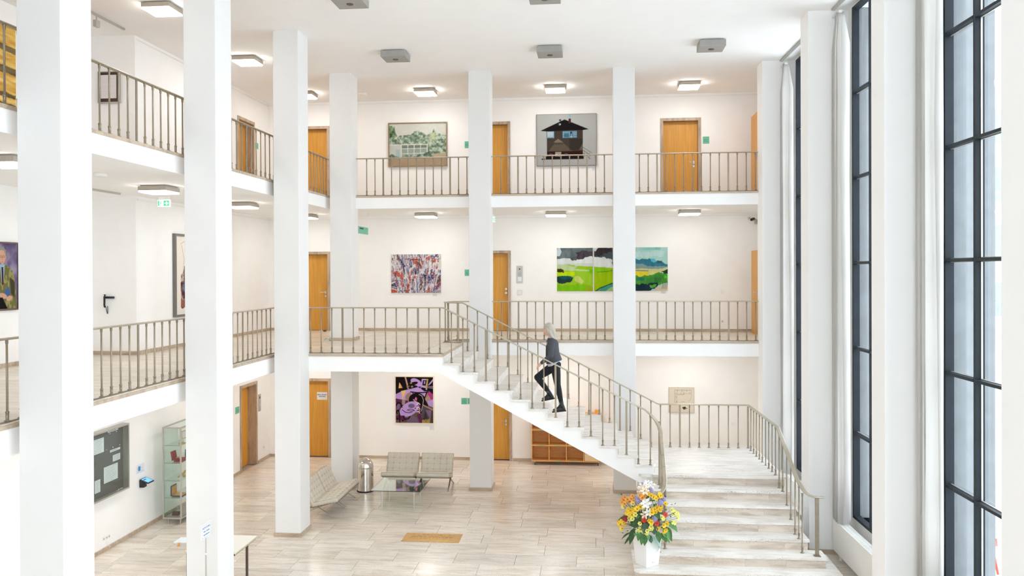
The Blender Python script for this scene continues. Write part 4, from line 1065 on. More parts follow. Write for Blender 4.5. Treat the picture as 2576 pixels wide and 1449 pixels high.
# greenhouse landscape
P = Paint(150, 112, (206, 208, 200), 4)
P.a += (P.noise(3, 2, 2)[..., None] - .5) * 12
tree = P.noise(26, 20, 4)
base = P.blend(np.clip((tree - .5) * 2.4 + .5, 0, 1), [(0, (92, 112, 98)), (.4, (126, 146, 128)), (.7, (160, 178, 158)), (1, (196, 206, 184))])
ridge = [(0, .34), (.12, .33), (.20, .28), (.30, .27), (.38, .28), (.44, .19), (.52, .18), (.58, .20), (.66, .29), (.71, .23), (.75, .25), (.79, .13), (.81, .20), (.86, .25), (1, .29), (1, .80), (0, .80)]
m = P.mask_poly(ridge, 0.03); P.a[m] = base[m]
m = P.mask_poly([(0, .06), (.05, .05), (.07, .10), (.09, .05), (.11, .18), (.14, .30), (.11, .33), (0, .33)], .02); P.a[m] = base[m] * np.array([.72, .80, .68])
P.put(P.mask_poly([(.70, .25), (.79, .12), (.83, .28), (.80, .45), (.72, .42)], .03) & (tree > .5), (186, 190, 140), .5)
P.rect(0, .50, .68, .80, (176, 180, 172)); P.rect(0, .505, .215, .82, (196, 198, 192)); P.rect(.12, .61, .185, .82, (166, 186, 190)); P.rect(0, .495, .68, .508, (222, 224, 218))
for i in range(4):
    x = .225 + i * .112
    P.rect(x, .515, x + .10, .59, (118, 130, 116)); P.rect(x, .605, x + .10, .71, (140, 156, 144)); P.rect(x, .72, x + .10, .80, (150, 164, 148))
P.put((np.sin(P.X * 300) > .3) & (P.X > .22) & (P.X < .67) & (P.Y > .6) & (P.Y < .8), (176, 184, 172), .5)
for x in (.215, .325, .437, .55, .665): P.line([(x, .50), (x, .80)], (222, 224, 216), .008)
for y in (.597, .714): P.line([(.215, y), (.668, y - .01)], (222, 224, 216), .008)
P.rect(0, .80, 1, 1, (170, 150, 124)); P.a += (P.noise(20, 16, 3)[..., None] - .5) * 14
m = P.mask_poly([(0, .76), (.04, .72), (.10, .76), (.2, .80), (.3, .74), (.45, .76), (.6, .72), (.72, .66), (.8, .76), (.84, .82), (.5, .83), (0, .85)], .03); P.a[m] = base[m] * .92
P.poly([(.72, .73), (1, .71), (1, .82), (.80, .82)], (182, 168, 142), .02)
picture('framed_painting', 'painting of a pale greenhouse under grey-green trees in a thin gilt frame, top floor', (976.3, 1124.3, 307.5, 418.5), P, M['goldframe'], 0.028, 0.06, inset=0.025)
# dark house
P = Paint(150, 134, (178, 180, 178), 5); P.a += (P.noise(3, 3, 2)[..., None] - .5) * 10 - P.Y[..., None] * 6
P.rect(.17, .30, .775, .86, (66, 58, 50)); P.a[(P.X > .17) & (P.X < .775) & (P.Y > .3) & (P.Y < .86)] += 8 * (P.noise(8, 8, 2)[(P.X > .17) & (P.X < .775) & (P.Y > .3) & (P.Y < .86)][:, None] - .5)
P.poly([(.36, .47), (.60, .72), (.20, .72)], (92, 82, 70)); P.poly([(.36, .475), (.44, .545), (.28, .545)], (122, 112, 98))
P.rect(.55, .48, .775, .70, (48, 42, 38), .7); P.poly([(.775, .56), (.775, .70), (.71, .70)], (96, 88, 78))
P.poly([(.06, .315), (.47, .10), (.875, .30), (.775, .315), (.62, .312), (.17, .33)], (24, 20, 22)); P.ell(.395, .115, .02, .02, (70, 74, 76))
P.rect(.535, .085, .575, .175, (74, 38, 30)); P.rect(.537, .0, .573, .075, (140, 176, 204)); P.ell(.385, .195, .022, .014, (190, 214, 232)); P.ell(.375, .195, .014, .008, (24, 20, 22))
for x0, x1 in ((.17, .295), (.435, .675)):
    P.rect(x0, .33, x1, .46, (124, 164, 186)); n_ = 4 if x1 < .3 else 9
    for i in range(n_ + 1): P.line([(x0 + (x1 - x0) * i / n_, .33), (x0 + (x1 - x0) * i / n_, .46)], (40, 70, 90), .006)
    P.line([(x0, .42), (x1, .42)], (40, 70, 90), .006)
P.rect(.18, .335, .28, .44, (210, 216, 214), .6); P.rect(.46, .37, .54, .45, (40, 84, 106), .6); P.rect(.56, .34, .60, .42, (20, 30, 40), .7); P.rect(.575, .38, .585, .46, (220, 230, 235), .8)
for i, w_ in enumerate((.010, .016, .009, .014, .016, .010, .014, .012)): P.rect(.295 + i * .0185, .562, .295 + i * .0185 + w_, .588, (50, 50, 66), .8)
P.rect(.17, .72, .775, .82, (52, 22, 22)); P.rect(.31, .735, .41, .86, (160, 152, 138)); P.rect(.355, .78, .41, .87, (50, 44, 44)); P.rect(.365, .79, .40, .85, (206, 206, 200))
for x in (.21, .465): P.rect(x, .76, x + .055, .80, (70, 70, 82))
P.rect(.15, .82, .79, .88, (30, 22, 22)); P.rect(.08, .86, .14, .885, (60, 56, 56))
for k in range(3): P.line([(.775, .70 - .055 * k + .06), (.90 + .01 * k, .88 - .06 * k)], (70, 70, 72), .007)
for k in range(3): P.line([(.80 + .04 * k, .70 + .03 * k), (.80 + .04 * k, .84 + .02 * k)], (90, 90, 92), .005)
picture('framed_painting', 'painting of a dark signal house with blue lit windows on grey, top floor', (1349.5, 1501, 286.5, 417), P, M['greyframe'], 0.012, 0.05, inset=0.004)
# speckled abstract
P = Paint(170, 134, (214, 210, 214), 8)
ang = (P.X - .5) * 1.3; Xw = np.clip(P.X + .10 * (P.noise(3, 3, 3) - .5) + ang * (P.Y - .3) * .35, 0, 1); Yw = np.clip(P.Y * .45 + .18 * (P.noise(4, 4, 2) - .5) + .1, 0, 1)
f1 = P.noise(34, 16, 4, X=Xw, Y=Yw); f2 = P.noise(24, 12, 4, X=Xw, Y=Yw); f3 = P.noise(40, 24, 3, X=Xw, Y=Yw); f4 = P.noise(5, 4, 2)
P.a = P.blend((f1 - .5) * 2.6 + .5, [(0, (112, 96, 120)), (.3, (176, 168, 184)), (.55, (220, 214, 214)), (.8, (240, 234, 226)), (1, (200, 190, 200))])
P.put((f2 > .63) & (f4 > .40), (170, 84, 68), .8); P.put((f2 > .69) & (f4 > .40), (200, 78, 50)); P.put((f2 < .36), (112, 98, 130), .8); P.put((f2 < .30), (50, 40, 66))
P.put((f3 > .68), (104, 116, 166), .8); P.put((f3 < .31) & (f4 < .6), (96, 66, 72), .8); P.put((f3 > .60) & (f3 < .62), (150, 96, 120), .7)
for (x0, y0, x1, y1, c, w_) in ((.98, .44, .80, .56, (52, 80, 140), .03), (.80, .40, .83, .62, (44, 70, 130), .03), (.66, .46, .78, .64, (50, 70, 122), .04), (.98, .74, .90, .90, (56, 84, 150), .03), (.98, .12, .84, .22, (176, 76, 48), .012), (.16, .08, .26, .32, (44, 34, 60), .04), (.10, .46, .18, .56, (200, 66, 36), .06), (.32, .98, .36, .78, (170, 48, 30), .05), (.60, .92, .64, .52, (120, 74, 56), .03), (.30, .12, .62, .14, (130, 48, 50), .02), (.52, .22, .60, .34, (120, 60, 50), .05), (.10, .5, .12, .9, (110, 40, 56), .015)):
    q = [(x0 + (x1 - x0) * i / 8 + P.rng.uniform(-.012, .012), y0 + (y1 - y0) * i / 8 + P.rng.uniform(-.012, .012)) for i in range(9)]; P.line(q, c, w_, .8)
m = (P.X > .66) & (P.Y > .14) & (P.Y < .52) & (P.X + P.Y * .3 > .78) & (f3 < .58) & (f2 < .62); P.put(m, (232, 228, 226), .75)
P.put(P.noise(90, 76, 2) > .72, (50, 44, 62), .5); P.put(P.noise(90, 76, 2) > .66, (238, 236, 232), .6)
picture('canvas_painting', 'unframed abstract canvas speckled red, blue and white, middle floor', (984, 1109, 639.8, 737), P, None, 0, 0.045)
# landscape triptych
def field(P, y): return P.Y > y
P = Paint(110, 130, (190, 200, 202), 11); n = P.noise(6, 6, 4); n2 = P.noise(12, 4, 3)
P.put(P.Y < .27, (96, 108, 110)); P.a += ((n - .5) * 60)[..., None] * (P.Y < .3)[..., None]
P.poly([(0, 0), (.10, 0), (.14, .10), (.04, .18), (0, .22)], (196, 210, 220), .06); P.poly([(.52, .12), (.7, .06), (1, .08), (1, .20), (.86, .24), (.66, .34), (.42, .30), (.34, .26), (.56, .18)], (72, 64, 72), .06)
P.poly([(.36, .28), (.52, .22), (.66, .30), (.62, .33), (.48, .32)], (96, 88, 92), .05)
P.poly([(0, .25), (.3, .24), (.5, .30), (.7, .26), (.95, .20), (1, .24), (1, .40), (0, .40)], (214, 220, 218), .05); P.poly([(0, .36), (1, .36), (1, .44), (0, .42)], (200, 206, 200), .04)
P.poly([(0, .40), (.3, .38), (.6, .42), (1, .42), (1, 1), (0, 1)], (150, 196, 40), .03); P.poly([(0, .40), (.25, .38), (.5, .44), (.9, .49), (.9, .54), (.4, .53), (0, .50)], (186, 204, 150), .03)
P.poly([(.6, .42), (1, .43), (1, .52), (.5, .48)], (146, 190, 30), .02); P.put((P.Y > .55) & (P.Y < .64) & (P.X < .5), (190, 220, 20)); P.poly([(.9, .5), (1, .5), (1, .60), (.9, .58)], (110, 186, 10))
P.poly([(0, .48), (.10, .48), (.18, .50), (.20, .56), (0, .55)], (64, 60, 34), .04); P.poly([(0, .66), (.18, .65), (.36, .64), (.46, .69), (.40, .78), (.2, .82), (.05, .82), (0, .78)], (36, 60, 62), .03); P.poly([(.05, .66), (.36, .64), (.46, .68), (.40, .72), (.1, .71)], (20, 88, 90), .03)
P.poly([(.5, .66), (.62, .66), (.75, .78), (.7, .84), (.5, .76)], (196, 206, 110), .05); P.poly([(0, .86), (.3, .86), (.6, .84), (.85, .84), (1, .92), (1, 1), (0, 1)], (124, 190, 20), .06); P.poly([(.8, .86), (1, .9), (1, 1), (.8, 1)], (150, 170, 24), .06)
P.a += ((n2 - .5) * 26)[..., None]
picture('canvas_painting', 'first panel of a green landscape under dark clouds, with a dark copse, middle floor', (1401, 1491.2, 623.8, 732.6), P, None, 0, 0.04)
P = Paint(110, 130, (190, 200, 202), 12); n = P.noise(6, 6, 4); n2 = P.noise(12, 4, 3)
P.put(P.Y < .5, (206, 212, 210)); P.poly([(0, 0), (1, 0), (1, .46), (.8, .44), (.55, .38), (.48, .28), (.3, .22), (.1, .24), (0, .20)], (70, 80, 84), .10); P.poly([(.08, 0), (.5, 0), (.5, .10), (.2, .18), (.02, .2)], (52, 48, 52), .08); P.poly([(0, 0), (.12, 0), (.06, .07), (0, .08)], (190, 206, 206), .03)
P.poly([(0, .22), (.3, .26), (.45, .32), (.5, .42), (0, .42)], (216, 220, 218), .06)
P.poly([(0, .44), (.3, .45), (.6, .48), (1, .46), (1, 1), (0, 1)], (150, 186, 10), .02); P.poly([(0, .44), (.2, .45), (.45, .50), (.45, .56), (0, .58)], (130, 190, 20), .02); P.line([(.1, .56), (.42, .54), (.7, .50)], (70, 100, 20), .012)
P.poly([(.04, 1), (.3, .9), (.48, .83), (.7, .8), (1, .78), (1, 1)], (70, 150, 130), .05); P.line([(.04, 1), (.16, .93), (.32, .88), (.5, .82), (.8, .79)], (26, 84, 70), .03); P.poly([(.3, 1), (.5, .9), (1, .86), (1, 1)], (150, 190, 130), .05)
P.a += ((n2 - .5) * 26)[..., None]
picture('canvas_painting', 'middle panel of the green landscape, partly hidden behind a white column', (1494.3, 1584, 623.2, 732.4), P, None, 0, 0.04)
P = Paint(110, 130, (166, 206, 200), 13); n = P.noise(6, 6, 4); n2 = P.noise(12, 5, 3)
P.poly([(.28, 0), (.80, 0), (.80, .06), (.3, .07)], (134, 196, 190), .02); P.poly([(.1, .10), (.9, .08), (.9, .22), (.1, .24)], (184, 216, 212), .08)
P.poly([(0, .26), (.2, .28), (.35, .26), (.55, .27), (.70, .32), (.82, .34), (1, .40), (1, .46), (.6, .48), (.3, .44), (0, .40)], (54, 118, 140), .04); P.poly([(.52, .26), (.62, .26), (.68, .32), (.6, .35), (.54, .32)], (86, 180, 204), .03); P.poly([(.7, .30), (.84, .32), (.84, .37), (.7, .36)], (58, 84, 104), .03)
P.poly([(0, .36), (.3, .38), (.5, .44), (1, .43), (1, .50), (0, .50)], (126, 152, 150), .03); P.poly([(0, .48), (.7, .50), (1, .46), (1, .58), (0, .58)], (196, 196, 140), .03); P.line([(.1, .53), (.3, .535), (.45, .54)], (70, 66, 40), .014)
P.poly([(0, .55), (.2, .55), (.45, .57), (.5, .64), (.2, .67), (0, .67)], (224, 206, 52), .03); P.poly([(.5, .56), (.75, .55), (.6, .68), (.5, .70)], (206, 206, 130), .04)
P.poly([(0, .66), (.3, .66), (.55, .62), (.75, .58), (.9, .60), (1, .62), (1, .8), (.8, .86), (0, .86)], (74, 144, 52), .05); P.poly([(.4, .72), (.6, .66), (.85, .62), (.9, .7), (.7, .84), (.4, .84)], (58, 130, 58), .05); P.poly([(.12, .69), (.36, .69), (.34, .76), (.12, .76)], (40, 120, 92), .03); P.poly([(.9, .66), (1, .64), (1, .72), (.9, .71)], (70, 200, 30), .03)
P.poly([(.82, .56), (1, .50), (1, .62), (.9, .61)], (40, 60, 50), .04); P.poly([(0, .84), (.25, .84), (.55, .82), (.72, .80), (.7, .90), (.5, 1), (0, 1)], (28, 52, 62), .06); P.poly([(.5, .86), (.7, .85), (.66, .92), (.5, .92)], (88, 164, 60), .04); P.poly([(.66, .92), (.84, .86), (1, .84), (1, 1), (.6, 1)], (206, 196, 170), .05)
for x in (.84, .88, .92, .96): P.line([(x, .95), (x + .03, .80)], (70, 66, 50), .010)
for x in (.62, .67, .72, .77): P.line([(x, .70), (x + .06, .80)], (24, 60, 40), .010)
P.a += ((n2 - .5) * 24)[..., None]
picture('canvas_painting', 'third panel of the landscape with teal hills and yellow field, right of the column', (1590, 1679.8, 622, 731.8), P, None, 0, 0.04)
# purple painting
K = (24, 18, 18); PU = (184, 150, 214); TA = (150, 124, 108); MG = (166, 58, 130); OR = (232, 188, 110); DG = (84, 74, 66); WH = (232, 222, 220); DP = (94, 40, 76); GP = (112, 92, 118)
P = Paint(140, 170, K, 20)
P.poly([(0, .46), (1, .44), (1, 1), (0, 1)], (96, 84, 76)); P.poly([(.24, 0), (.28, 0), (.36, .26), (.32, .26)], (196, 160, 144)); P.poly([(.10, .12), (.20, .24), (.08, .25)], OR); P.poly([(.13, .16), (.20, .24), (.17, .24)], MG)
P.ell(.48, .16, .20, .07, TA, -.4); P.ell(.55, .12, .16, .09, PU, .5); P.ell(.46, .15, .14, .045, K, -.3); P.ell(.41, .135, .028, .022, TA); P.ell(.46, .22, .12, .045, K, -.15); P.ell(.44, .21, .030, .026, TA)
P.poly([(.70, .04), (.87, .04), (.84, .28), (.66, .26)], PU); P.poly([(.80, .04), (.87, .04), (.84, .28), (.78, .2)], (176, 150, 90)); P.poly([(.73, .07), (.83, .07), (.80, .19), (.71, .18)], K); P.poly([(.76, .09), (.79, .09), (.78, .15), (.755, .15)], PU)
P.poly([(.68, .22), (.80, .24), (.80, .28), (.68, .27)], K); P.poly([(.86, .18), (1, .03), (1, .08), (.90, .18)], PU); P.poly([(.85, .20), (1, .19), (1, .26), (.86, .24)], GP); P.poly([(1, .10), (1, .17), (.88, .18)], K)
P.ell(.12, .42, .20, .15, PU, -.3); P.poly([(0, .36), (.30, .28), (.6, .22), (.75, .30), (.7, .40), (.3, .52), (0, .50)], PU); P.poly([(0, .30), (.25, .28), (0, .38)], K); P.poly([(.14, .31), (.28, .285), (.24, .38), (.20, .46), (.22, .52), (.17, .52), (.18, .42)], OR)
P.ell(.40, .45, .14, .14, TA); P.poly([(.38, .31), (.86, .31), (.80, .44), (.78, .56), (.46, .44)], PU); P.poly([(.80, .32), (.88, .30), (.94, .40), (.84, .52), (.78, .44)], TA); P.poly([(.84, .34), (.90, .31), (1, .38), (1, .50), (.93, .50)], MG); P.poly([(.88, .40), (.94, .49), (.83, .54), (.78, .48)], (168, 140, 122)); P.poly([(.83, .53), (1, .48), (1, .66), (.88, .62)], PU)
P.poly([(0, .47), (.34, .52), (.30, .66), (.1, .72), (0, .8)], DP); P.poly([(.17, .48), (.26, .52), (.24, .62), (.17, .60)], (150, 144, 124)); P.poly([(.04, .58), (.13, .60), (.08, .74), (.02, .72)], (118, 98, 130))
P.ell(.57, .50, .22, .19, K); P.poly([(.60, .42), (.78, .48), (.86, .62), (.70, .80), (.58, .74)], K); P.line([(.40, .325), (.56, .34), (.72, .34), (.87, .32)], K, .03); P.line([(.83, .33), (.79, .42), (.76, .48)], K, .03); P.line([(.45, .34), (.48, .38)], K, .025)
P.poly([(.72, .62), (1, .72), (1, 1), (.70, 1), (.68, .8)], (86, 72, 82)); P.poly([(.72, .59), (1, .70), (1, .73), (.72, .62)], (170, 132, 112)); P.poly([(.78, .70), (.86, .92), (.74, .96)], (60, 52, 50)); P.poly([(.92, .74), (1, .72), (1, 1), (.94, 1)], (70, 60, 52)); P.poly([(.80, .72), (.95, .72), (.92, .92)], (122, 100, 132))
P.ell(.36, .70, .28, .17, PU, -.55); P.ell(.42, .63, .085, .06, (112, 96, 122)); P.line([(.18, .72), (.26, .77), (.36, .78), (.44, .76)], K, .018); P.line([(.31, .72), (.37, .70), (.46, .71), (.50, .73), (.40, .74), (.33, .73)], K, .016); P.ell(.525, .68, .016, .016, K)
P.poly([(.54, .43), (.57, .47), (.56, .52), (.50, .49)], (222, 96, 160)); P.line([(.47, .49), (.52, .53), (.60, .56)], WH, .012); P.line([(.62, .38), (.70, .41), (.74, .50), (.72, .62), (.68, .74)], (200, 180, 200), .012)
for k in range(5): P.line([(.56, .60 + k * .04), (.61, .565 + k * .045), (.65, .60 + k * .05)], (WH, MG, WH, (226, 140, 170), WH)[k], .018)
P.poly([(.40, .84), (.56, .88), (.62, 1), (.28, 1)], GP); P.poly([(.56, .82), (.66, .78), (.72, 1), (.64, 1)], DP); P.poly([(0, .84), (.24, .84), (.3, .96), (0, .94)], DP, .02); P.line([(.02, .62), (.06, .56), (.12, .57), (.17, .66)], K, .03); P.line([(.04, .80), (.02, .76), (.07, .72), (.10, .80), (.11, 1)], K, .03); P.ell(.05, .91, .025, .025, K); P.ell(.19, .95, .025, .025, K); P.line([(.20, .86), (.24, .92), (.34, .91), (.38, .86)], K, .03)
P.poly([(.70, .93), (.92, .90), (.90, 1), (.70, 1)], (164, 140, 84)); P.line([(.72, .93), (.74, .89), (.76, .94), (.79, .91), (.82, .94), (.85, .91), (.89, .93)], K, .010); P.line([(.78, .975), (.80, .955), (.82, .975)], K, .008)
P.a += ((P.noise(20, 24, 2) - .5) * 10)[..., None]
picture('framed_painting', 'purple and black cubist painting in a cream frame on the ground floor', (993.3, 1091.6, 946.5, 1066), P, M['creamframe'], 0.022, 0.05, inset=0.008)
# engraved plan behind the half landing
P = Paint(110, 106, (226, 216, 200), 21); C = (150, 140, 126)
for a, b, c, d in ((.22, .08, .90, .24), (.22, .08, .32, .62), (.48, .16, .60, .28)):
    P.line([(a, b), (c, b), (c, d), (a, d), (a, b)], C, .010)
for i in range(9): P.line([(.26 + i * .07, .09), (.26 + i * .07, .13)], C, .008)
for i in range(8): P.line([(.24, .2 + i * .05), (.30, .2 + i * .05)], C, .007)
for x, y in ((.34, .11), (.52, .11), (.60, .24), (.72, .12), (.83, .20), (.28, .38), (.30, .57)): P.ell(x, y, .016, .012, (110, 98, 84))
P.line([(.9, .24), (.88, .45), (.8, .56)], C, .008); P.line([(.34, .28), (.60, .28)], C, .014)
for i in range(5): P.ell(.50 + i * .03, .57, .010, .01, (120, 110, 96))
P.poly([(.52, .80), (.65, .77), (.70, .83), (.58, .89)], (60, 54, 48)); P.line([(.60, .89), (.74, .84)], (60, 54, 48), .02)
picture('wall_plan', 'pale framed floor plan on the wall behind the half landing', (1682.5, 1746.5, 974.8, 1038), P, mat('pale_bronze_frame', (0.56, 0.50, 0.42), 0.5), 0.015, 0.035)
# framed document on the corridor return wall
P = Paint(60, 90, (84, 68, 62), 22); P.rect(.12, .10, .88, .88, (232, 226, 224)); P.put(P.noise(4, 4, 2) > 2, (0, 0, 0))
for i in range(17):
    y = .16 + i * .04
    if i % 5 != 1: P.line([(.18, y), (.60 + .2 * ((i * 7) % 3) / 2, y)], (206, 200, 198), .012)
picture('framed_document', 'framed document with dark mount on the corridor wall of the top floor', (245, 300.5, 179, 258.5), P, M['alu'], 0.018, 0.05, plane=1, val=YJ)
# tall framed figure drawing on the side wall (partly behind the second column)
P = Paint(110, 150, (236, 228, 218), 23); n = P.noise(14, 18, 4)
P.put(P.mask_poly([(.2, .55), (.35, .40), (.6, .30), (.8, .36), (.86, .92), (.22, .92)], .06), (128, 104, 100)); P.put((n > .56) & P.mask_poly([(.2, .5), (.8, .3), (.9, .92), (.2, .92)], .04), (196, 180, 168)); P.put((n < .40) & P.mask_poly([(.2, .5), (.8, .3), (.9, .92), (.2, .92)], .04), (86, 52, 56))
P.ell(.55, .22, .14, .14, (150, 120, 104), 0, 1, .8); P.line([(.25, .12), (.35, .3), (.3, .42), (.4, .5)], (176, 140, 120), .012); P.line([(.2, .10), (.4, .06), (.5, .16)], (190, 170, 150), .010); P.line([(.6, .12), (.7, .2), (.66, .3)], (60, 50, 52), .03); P.poly([(.2, .8), (.8, .84), (.8, .92), (.2, .92)], (150, 96, 84), .05); P.poly([(.3, .62), (.38, .6), (.36, .74)], (96, 116, 150), .03)
picture('framed_picture', 'tall dark-framed ink figure on the middle side wall, cut off by the second column', (442, 505, 590, 795), P, M['greyframe'], 0.05, 0.07, plane=0, val=XL, inset=0.02, zs=None)
# portrait on the wide part of the middle corridor
yA = at(47, 700, 0, XA + 0.045).y; yB_ = 2 * at(6, 700, 0, XA + 0.045).y - yA
P = Paint(120, 150, (104, 90, 122), 24); n = P.noise(5, 5, 4); P.a = P.blend(n, [(.2, (74, 64, 96)), (.5, (112, 98, 132)), (.8, (150, 140, 158))])
P.poly([(.22, .44), (.40, .32), (.62, .32), (.84, .42), (.92, .62), (.98, 1), (.10, 1)], (112, 108, 66), .04); P.put(P.mask_poly([(.22, .44), (.40, .32), (.62, .32), (.84, .42), (.92, .62), (.98, 1), (.10, 1)], .02) & (P.noise(16, 12, 3) > .55), (150, 144, 92)); P.put(P.mask_poly([(.74, .5), (.9, .6), (.9, .84), (.78, .76)], .02), (70, 66, 48))
P.poly([(.42, .32), (.58, .32), (.54, .60), (.48, .60)], (150, 180, 200)); P.poly([(.47, .36), (.53, .36), (.54, .62), (.49, .64)], (70, 36, 40)); P.ell(.50, .20, .105, .145, (206, 160, 136)); P.poly([(.38, .16), (.42, .06), (.54, .04), (.62, .10), (.61, .18), (.56, .10), (.44, .10)], (142, 140, 132), .02)
P.ell(.61, .21, .018, .03, (196, 146, 122)); P.ell(.545, .20, .035, .022, (60, 40, 36), 0, 1, .55); P.ell(.46, .20, .035, .022, (60, 40, 36), 0, 1, .55); P.line([(.50, .20), (.495, .25)], (170, 116, 96), .01); P.line([(.46, .285), (.53, .285)], (150, 90, 80), .01)
P.poly([(.56, .72), (.70, .66), (.76, .76), (.62, .84)], (70, 96, 150)); P.ell(.52, .80, .13, .05, (204, 160, 134), .2); P.ell(.72, .84, .10, .045, (204, 160, 134), -.2); P.poly([(.2, .84), (.5, .82), (.66, 1), (.14, 1)], (24, 20, 24), .02)
zt, zb_ = at(30, 609.5, 0, XA + 0.05).z, at(30, 780, 0, XA + 0.05).z
t = thing('framed_portrait', 'dark-framed portrait of a seated man in a tweed jacket holding a blue book', 'picture', (XA, (yA + yB_) / 2, zb_))
g = MB(); fw = 0.03
for q in ((yB_, yA, zb_, zb_ + fw), (yB_, yA, zt - fw, zt), (yB_, yB_ + fw, zb_ + fw, zt - fw), (yA - fw, yA, zb_ + fw, zt - fw)): g.box(XA + 0.002, XA + 0.06, *q)
g.build('frame', M['brownframe'], t); MB().box(XA + 0.003, XA + 0.03, yB_ + fw, yA - fw, zb_ + fw, zt - fw).build('backing', M['creamframe'], t)
canvas(t, P, yB_ + fw, yA - fw, zb_ + fw, zt - fw, 0, XA + 0.045)
# yellow striped panel picture on the top floor
P = Paint(110, 150, (214, 170, 74), 25); n = P.noise(4, 22, 4); P.a = P.blend(n, [(.25, (196, 146, 66)), (.5, (222, 180, 92)), (.75, (238, 212, 140))])
for y, h_ in ((.22, .08), (.47, .09), (.80, .05), (.93, .05)):
    q = [(0, y - .05), (.5, y), (1, y + .03), (1, y + .03 + h_), (.5, y + h_), (0, y - .05 + h_)]; m = P.mask_poly(q, .03); P.a[m] = P.blend(n, [(.2, (92, 78, 54)), (.8, (140, 120, 84))])[m]
zt, zb_ = at(20, 66, 0, XA + 0.05).z, at(20, 270, 0, XA + 0.05).z
yA = at(38, 200, 0, XA + 0.05).y + .02
t = thing('canvas_painting', 'yellow canvas with broad dark brown bands behind the top-floor balustrade', 'picture', (XA, yA - 0.9, L2 + 0.9))
MB().box(XA + 0.002, XA + 0.046, yA - 1.8, yA, zb_, zt).build('stretcher', M['creamframe'], t)
canvas(t, P, yA - 1.8, yA, zb_, zt, 0, XA + 0.05)
# ------------------------------------------------------------------ lounge chairs, table, bin
def tufted(name, w, d, th, nu, nv, M_, parent, frame4, amp=0.013):
    """buttoned cushion; frame4(u,v,h) maps cushion space to the chair"""
    s = 5; nx, ny = nu * s, nv * s; vs = []; fs = []
    def hgt(i, j):
        a = (i % s) / s * 2 - 1 if i < nx else 1; b = (j % s) / s * 2 - 1 if j < ny else 1
        if i % s == 0: a = 1
        if j % s == 0: b = 1
        return amp * (1 - a ** 4) * (1 - b ** 4) - (0.006 if (i % s == 0 and j % s == 0) else 0)
    idx = {}
    for j in range(ny + 1):
        for i in range(nx + 1):
            e = 0.012 if i in (0, nx) or j in (0, ny) else 0
            idx[i, j] = len(vs); vs.append(frame4((i / nx - .5) * w, j / ny * d, th + hgt(i, j) - e))
    fs += [(idx[i, j], idx[i + 1, j], idx[i + 1, j + 1], idx[i, j + 1]) for i in range(nx) for j in range(ny)]
    rim = [(i, 0) for i in range(nx)] + [(nx, j) for j in range(ny)] + [(i, ny) for i in range(nx, 0, -1)] + [(0, j) for j in range(ny, 0, -1)]
    low = {}
    for lv, (h, g) in enumerate(((th * .5, .006), (0.0, 0.0))):
        for r in rim:
            u, v = (r[0] / nx - .5), r[1] / ny
            low[lv, r] = len(vs); vs.append(frame4(u * (w + 2 * g), v * d + (v - .5) * 2 * g, h))
    n = len(rim)
    for k in range(n):
        a, b = rim[k], rim[(k + 1) % n]
        fs.append((idx[b], idx[a], low[0, a], low[0, b])); fs.append((low[0, b], low[0, a], low[1, a], low[1, b]))
    fs.append(tuple(low[1, r] for r in rim[::-1]))
    return link_mesh(name, vs, fs, M_, parent, smooth=True, local=True)
